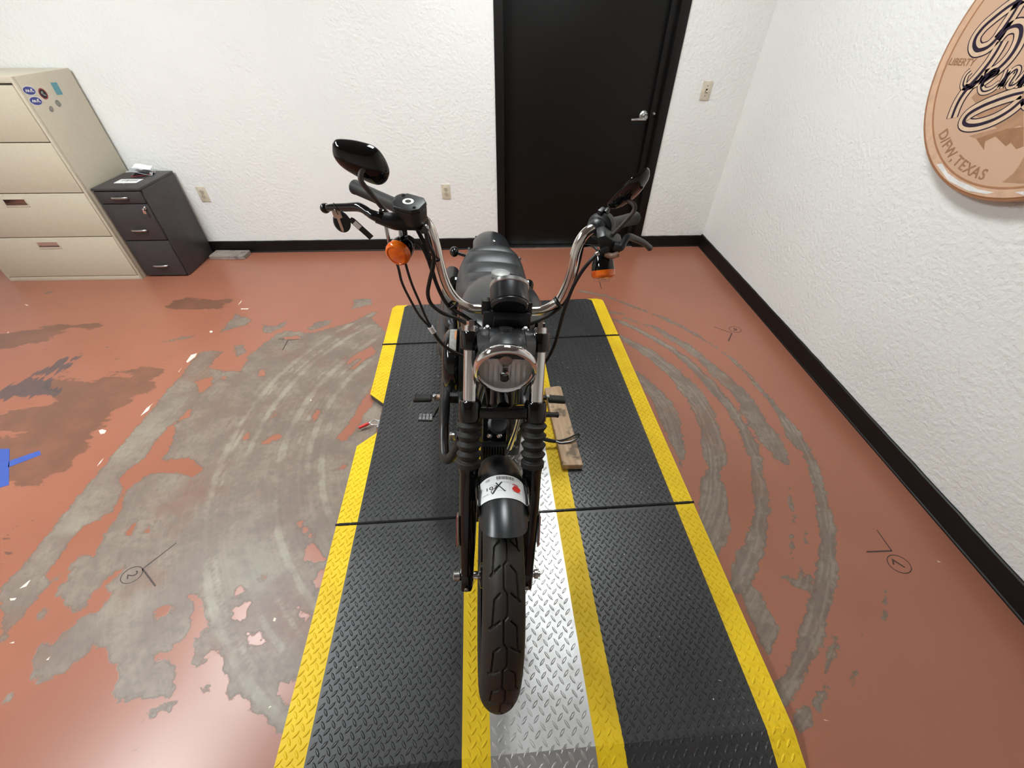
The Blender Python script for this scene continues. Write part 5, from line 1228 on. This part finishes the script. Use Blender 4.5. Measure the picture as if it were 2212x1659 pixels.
# ---- engine
eng = P_(MB().box((-0.10, 0.62, 0.18), (0.10, 0.98, 0.36)).lathe([(0.14, -0.085), (0.15, -0.06), (0.15, 0.06), (0.14, 0.085)], (0, 0.78, 0.34), (1, 0, 0), 40), 'crankcase', 'engine', bevel=0.012)
for sg_, base in ((-1, Vector((0, 0.745, 0.42))), (1, Vector((0, 0.815, 0.42)))):
    d = Vector((0, sg_ * 0.383, 0.924))
    pr = []
    for i in range(11):
        h0 = 0.02 + i * 0.0125; pr += [(0.058, h0), (0.076, h0 + 0.001), (0.076, h0 + 0.0045), (0.058, h0 + 0.0055)]
    cy = P_(MB().lathe([(0.055, 0)] + pr + [(0.055, 0.165)], base, d, 36), 'cylinder', 'engine')
    hd = Vector(base) + d * 0.195
    P_(MB().obox(hd, (0.16, 0.135, 0.065), (-sg_ * 0.393, 0, 0)), 'cylinder_head', 'engine', cy, bevel=0.012)
    P_(MB().obox(hd + d * 0.052, (0.13, 0.115, 0.048), (-sg_ * 0.393, 0, 0)), 'rocker_cover', 'gloss', cy, bevel=0.016)
    for k in (-1, 1):
        P_(MB().tube([base + Vector((-0.095, k * 0.02, -0.03)), hd + Vector((-0.085, k * 0.02, -0.02))], 0.010, 10, n=1), 'pushrod_tube', 'gloss', cy)
P_(MB().prism([(0.70 + 0.115 * math.cos(a), 0.30 + 0.10 * math.sin(a)) for a in np.linspace(math.pi / 2, 1.5 * math.pi, 12)] + [(0.98 + 0.085 * math.cos(a), 0.30 + 0.085 * math.sin(a)) for a in np.linspace(-math.pi / 2, math.pi / 2, 12)], lambda y, z: (0.10, y, z), lambda y, z: (0.165, y, z)), 'primary_cover', 'engine', bevel=0.02)
P_(MB().prism([(0.70 + 0.10 * math.cos(a), 0.30 + 0.10 * math.sin(a)) for a in np.linspace(math.pi / 2, 1.5 * math.pi, 12)] + [(0.90 + 0.085 * math.cos(a), 0.30 + 0.085 * math.sin(a)) for a in np.linspace(-math.pi / 2, math.pi / 2, 12)], lambda y, z: (-0.10, y, z), lambda y, z: (-0.14, y, z)), 'cam_cover', 'engine', bevel=0.015)
P_(MB().box((-0.045, 0.76, 0.60), (-0.105, 0.86, 0.68)), 'carburettor', 'plastic', bevel=0.012)
# air cleaner
AC = Vector((-0.115, 0.690, 0.580))
ac = P_(MB().lathe([(0.100, 0.0), (0.112, 0.003), (0.116, 0.010), (0.116, 0.018), (0.112, 0.020)], AC, (-1, 0, 0), 56), 'air_cleaner', 'plastic')
cv = P_(MB().lathe([(0.112, 0.021), (0.118, 0.023), (0.120, 0.030), (0.119, 0.050), (0.113, 0.064), (0.100, 0.074), (0.075, 0.079), (0.060, 0.0795), (0.055, 0.077), (0.0, 0.077)], AC, (-1, 0, 0), 64), 'air_cleaner_cover', 'gloss', ac)
def acp(t, h_, off=0.0):   # t = angle about the x axis measured from +z toward the front, on the rim
    return (AC.x - h_, AC.y - math.sin(t) * (0.1200 + off), AC.z + math.cos(t) * (0.1200 + off))
s_ = P_(MB().grid(lambda a, b: acp(-0.35 + a * 1.0, 0.028 + b * 0.024, 0.0006), 12, 4), 'emission_label', 'greysticker', ac); tag(s_, 'grey emission label with an orange stripe')
P_(MB().grid(lambda a, b: acp(-0.20 + a * 0.42, 0.0285 + b * 0.006, 0.0012), 8, 3), 'label_stripe', 'orangeprint', s_)
for i in range(6): P_(MB().grid(lambda a, b: acp(-0.28 + a * 0.85, 0.037 + i * 0.0024 + b * 0.0009, 0.0012), 8, 2), 'label_print', 'greyprint', s_)
P_(MB().lathe([(0.030, 0), (0.037, 0.006), (0.038, 0.085), (0.030, 0.095)], (0.035, 0.62, 0.235), (0, -1, 0.1), 28), 'oil_filter', 'satin')
P_(MB().box((0.055, 0.545, 0.19), (0.118, 0.64, 0.395)).box((-0.118, 0.56, 0.19), (-0.055, 0.64, 0.36)), 'engine_mount', 'engine', bevel=0.012)
P_(MB().lathe([(0.006, 0), (0.010, 0.002), (0.010, 0.008), (0.006, 0.010)], (0.095, 0.545, 0.37), (0, -1, 0.2), 6), 'mount_bolt', 'steel')
# regulator, oil tank, battery
rg = P_(MB().obox((0.0, 0.455, 0.330), (0.095, 0.028, 0.085), (-0.15, 0, 0)), 'regulator', 'plastic', bevel=0.004)
for i in range(9): P_(MB().obox((-0.040 + i * 0.010, 0.436, 0.333), (0.0035, 0.022, 0.080), (-0.15, 0, 0)), 'regulator_fin', 'plastic', rg)
P_(MB().box((-0.155, 0.98, 0.38), (-0.09, 1.22, 0.62)), 'oil_tank', 'gloss', bevel=0.03)
P_(MB().box((0.09, 0.98, 0.40), (0.15, 1.22, 0.62)), 'battery_cover', 'gloss', bevel=0.03)
# frame
for s in (-1, 1):
    P_(MB().tube([(s * 0.03, 0.395, 0.80), (s * 0.055, 0.44, 0.66), (s * 0.075, 0.505, 0.42), (s * 0.085, 0.57, 0.22), (s * 0.09, 0.68, 0.165), (s * 0.10, 0.98, 0.165), (s * 0.12, 1.12, 0.24)], 0.0145, 12, n=6), 'frame_downtube', 'gloss')
    P_(MB().tube([(s * 0.04, 0.42, 0.84), (s * 0.05, 0.60, 0.74), (s * 0.09, 0.95, 0.66), (s * 0.11, 1.18, 0.60)], 0.013, 10, n=6), 'frame_backbone', 'gloss')
    P_(MB().tube([(s * 0.11, 1.00, 0.64), (s * 0.12, 1.07, 0.42), (s * 0.12, 1.10, 0.25)], 0.014, 10, n=5), 'frame_seat_tube', 'gloss')
    P_(MB().tube([(s * 0.135, 1.08, 0.31), (s * 0.145, 1.30, 0.31), (s * 0.145, 1.53, 0.315)], 0.018, 10, n=4, flat=1.3), 'swingarm', 'gloss')
P_(MB().tube([(0.050, 0.402, 0.42), (0.066, 0.402, 0.52), (0.074, 0.405, 0.60)], 0.0095, 12), 'chrome_stay', 'chrome')
P_(MB().tube([(0.088, 0.46, 0.36), (0.078, 0.43, 0.40), (0.062, 0.43, 0.46), (0.05, 0.42, 0.56)], 0.0045, 8), 'sensor_wire', 'hose')
# ---- exhaust on the photo-left side
P_(MB().tube([(-0.045, 0.640, 0.595), (-0.060, 0.560, 0.580), (-0.085, 0.490, 0.520), (-0.118, 0.452, 0.415), (-0.152, 0.442, 0.325), (-0.180, 0.458, 0.290), (-0.190, 0.520, 0.300), (-0.194, 0.62, 0.330), (-0.200, 0.90, 0.345), (-0.205, 1.05, 0.340)], 0.0195, 18, n=8), 'exhaust_header', 'exhaust')
P_(MB().tube([(-0.194, 0.60, 0.326), (-0.1955, 0.66, 0.334), (-0.198, 0.78, 0.341), (-0.201, 0.93, 0.346)], [0.0205, 0.0225, 0.0225, 0.0215], 18, n=6), 'heat_shield', 'exhaust')
P_(MB().tube([(-0.205, 1.02, 0.340), (-0.215, 1.06, 0.338), (-0.222, 1.20, 0.335), (-0.228, 1.52, 0.330), (-0.232, 1.80, 0.325)], [0.022, 0.036, 0.041, 0.041, 0.040], 22, n=5), 'muffler', 'exhaust')
P_(MB().tube([(-0.060, 0.90, 0.60), (-0.11, 0.95, 0.55), (-0.165, 1.00, 0.47), (-0.178, 1.08, 0.43), (-0.18, 1.16, 0.425)], 0.0205, 16), 'exhaust_header', 'exhaust')
P_(MB().tube([(-0.18, 1.14, 0.425), (-0.19, 1.18, 0.424), (-0.205, 1.35, 0.42), (-0.212, 1.70, 0.415)], [0.021, 0.036, 0.040, 0.039], 20, n=5), 'muffler', 'exhaust')
P_(MB().obox((-0.150, 0.445, 0.432), (0.022, 0.016, 0.034), (0, 0, 0)), 'exhaust_clamp', 'steel', bevel=0.004)
# ---- foot controls
def peg(c0, c1, nm):
    c0, c1 = Vector(c0), Vector(c1); d = (c1 - c0)
    pg = P_(MB().tube([c0, c1], [0.013, 0.016, 0.016, 0.014], 14, n=6, flat=0.75) if False else MB().obox((c0 + c1) / 2, (d.length, 0.036, 0.022), (0, 0, math.atan2(d.y, d.x))), nm, 'rubber', bevel=0.008, bseg=3)
    for i in range(13):
        q = c0 + d * (0.10 + 0.066 * i)
        P_(MB().obox(q + Vector((0, 0, 0.0115)), (0.0022, 0.028, 0.004), (0, 0, 0)), 'peg_rib', 'rubber', pg)
    return pg
pl_ = peg((-0.252, 0.735, 0.337), (-0.330, 0.730, 0.338), 'foot_peg')
pr_ = peg((0.243, 0.735, 0.345), (0.318, 0.730, 0.343), 'foot_peg')
for s, zz_ in ((-1, 0.337), (1, 0.345)):
    P_(MB().obox((s * 0.215, 0.742, zz_), (0.05, 0.020, 0.018)), 'peg_bracket', 'rust' if s < 0 else 'plastic', bevel=0.004)
    P_(MB().lathe([(0.009, -0.010), (0.009, 0.010), (0.006, 0.013)], (s * 0.240, 0.739, zz_ + 0.002), (0, 0, 1), 14), 'peg_bolt', 'steel')
    P_(MB().obox((s * 0.165, 0.755, zz_ - 0.01), (0.07, 0.04, 0.045)), 'peg_mount', 'plastic', bevel=0.008)
    P_(MB().tube([(s * 0.328, 0.716, zz_ - 0.006), (s * 0.345, 0.690, zz_ - 0.03)], 0.0025, 6, n=1), 'peg_feeler', 'steel')
P_(MB().tube([(-0.180, 0.765, 0.318), (-0.200, 0.745, 0.322), (-0.222, 0.710, 0.315), (-0.238, 0.680, 0.304), (-0.243, 0.664, 0.300)], [0.011, 0.010, 0.008, 0.008, 0.008], 10), 'brake_pedal_arm', 'plastic')
bp_ = P_(MB().box((-0.302, 0.640, 0.294), (-0.243, 0.676, 0.302)), 'brake_pedal', 'plastic', bevel=0.002)
for i in range(4):
    for j in range(4): P_(MB().box((-0.299 + i * 0.0145, 0.643 + j * 0.0085, 0.302), (-0.2885 + i * 0.0145, 0.6485 + j * 0.0085, 0.3055)), 'pedal_lug', 'steel', bp_)
P_(MB().tube([(0.17, 0.70, 0.345), (0.185, 0.66, 0.358), (0.200, 0.626, 0.362)], 0.008, 10), 'shift_arm', 'plastic')
sp = MB().tube([(0.200, 0.625, 0.362), (0.208, 0.625, 0.362)], 0.008, 14, n=1)
pts_ = []
P_(sp.lathe([(0.006, 0)] + [q for i in range(9) for q in ((0.0105, 0.002 + i * 0.0062), (0.0118, 0.004 + i * 0.0062), (0.0105, 0.006 + i * 0.0062))] + [(0.0125, 0.058), (0.0125, 0.064), (0.010, 0.066)], (0.204, 0.625, 0.362), (1, 0, 0), 16), 'shift_peg', 'rubber')
# side stand, resting on the plank
P_(MB().tube([(0.105, 0.765, 0.150), (0.170, 0.752, 0.115), (0.240, 0.740, 0.083), (0.290, 0.735, 0.068), (0.318, 0.733, 0.0655)], [0.014, 0.012, 0.011, 0.010, 0.009], 12, flat=0.7), 'side_stand', 'plastic')
P_(MB().tube([(0.318, 0.733, 0.0655), (0.345, 0.722, 0.068), (0.395, 0.726, 0.077), (0.425, 0.745, 0.083), (0.432, 0.758, 0.084), (0.420, 0.762, 0.083), (0.385, 0.746, 0.077), (0.345, 0.738, 0.068), (0.318, 0.737, 0.0655)], 0.0042, 8), 'stand_loop', 'rod')

# ---- ignition keys hanging from the brake lever
W2 = bike.matrix_basis.copy() if False else Matrix.Translation(bike.location) @ Euler((0, LEAN, -HEAD)).to_matrix().to_4x4()
kc = W2 @ Vector((-0.400, 0.452, 1.213))
keys = empty('key_set', kc, 'silver key with black fob and tag hung on the brake lever', 'keys')
def ring_pts(c, r, ax, n=18):
    x, y, z = frame_of(ax); return [Vector(c) + (x * math.cos(2 * math.pi * i / n) + y * math.sin(2 * math.pi * i / n)) * r for i in range(n + 1)]
MB().tube(ring_pts((0.0, -0.001, -0.004), 0.0125, (1, 0.3, 0.15)), 0.0009, 6, n=1).build('key_ring', 'hose', keys)
kb = MB().prism([(-0.009, 0.0), (0.009, 0.001), (0.0095, -0.016), (0.0032, -0.018), (0.0034, -0.045), (0.001, -0.050), (-0.0025, -0.046), (-0.0032, -0.018), (-0.0092, -0.016)], lambda x, z: (x + z * -0.06, -0.007, z - 0.006), lambda x, z: (x + z * -0.06, -0.005, z - 0.006)).build('key', 'key', keys, smooth=0)
kb.rotation_euler = (0.04, 0, 0)
n_ = 26
fob = MB().lathe([(0.0, -0.003), (0.018, -0.003), (0.0215, 0.0), (0.018, 0.003), (0.0, 0.003)], (0.004, 0.004, -0.032), (0.1, -1, 0.1), n_).build('fob', 'plastic', keys)
fob.scale = (0.9, 1, 1.12)
MB().tube([(0.010, -0.002, -0.006), (0.019, -0.002, -0.018), (0.027, -0.002, -0.028)], 0.0010, 6).build('tag_loop', 'hose', keys)
tg = MB().prism([(0.0, 0.0), (0.006, 0.0), (0.0085, -0.006), (0.0085, -0.060), (-0.0055, -0.060), (-0.0055, -0.006)], lambda x, z: (0.026 + x * 0.77 - z * 0.64, -0.004, -0.026 + z * 0.77 + x * 0.64), lambda x, z: (0.026 + x * 0.77 - z * 0.64, -0.003, -0.026 + z * 0.77 + x * 0.64)).build('key_tag', 'plastic', keys, smooth=0)
MB().add([(0.026 + x * 0.77 - z * 0.64, -0.0046, -0.026 + z * 0.77 + x * 0.64) for x, z in ((-0.0042, -0.011), (0.0072, -0.011), (0.0072, -0.028), (-0.0042, -0.028))], [(0, 1, 2, 3)]).build('tag_label', 'whitepaper', tg, smooth=0)
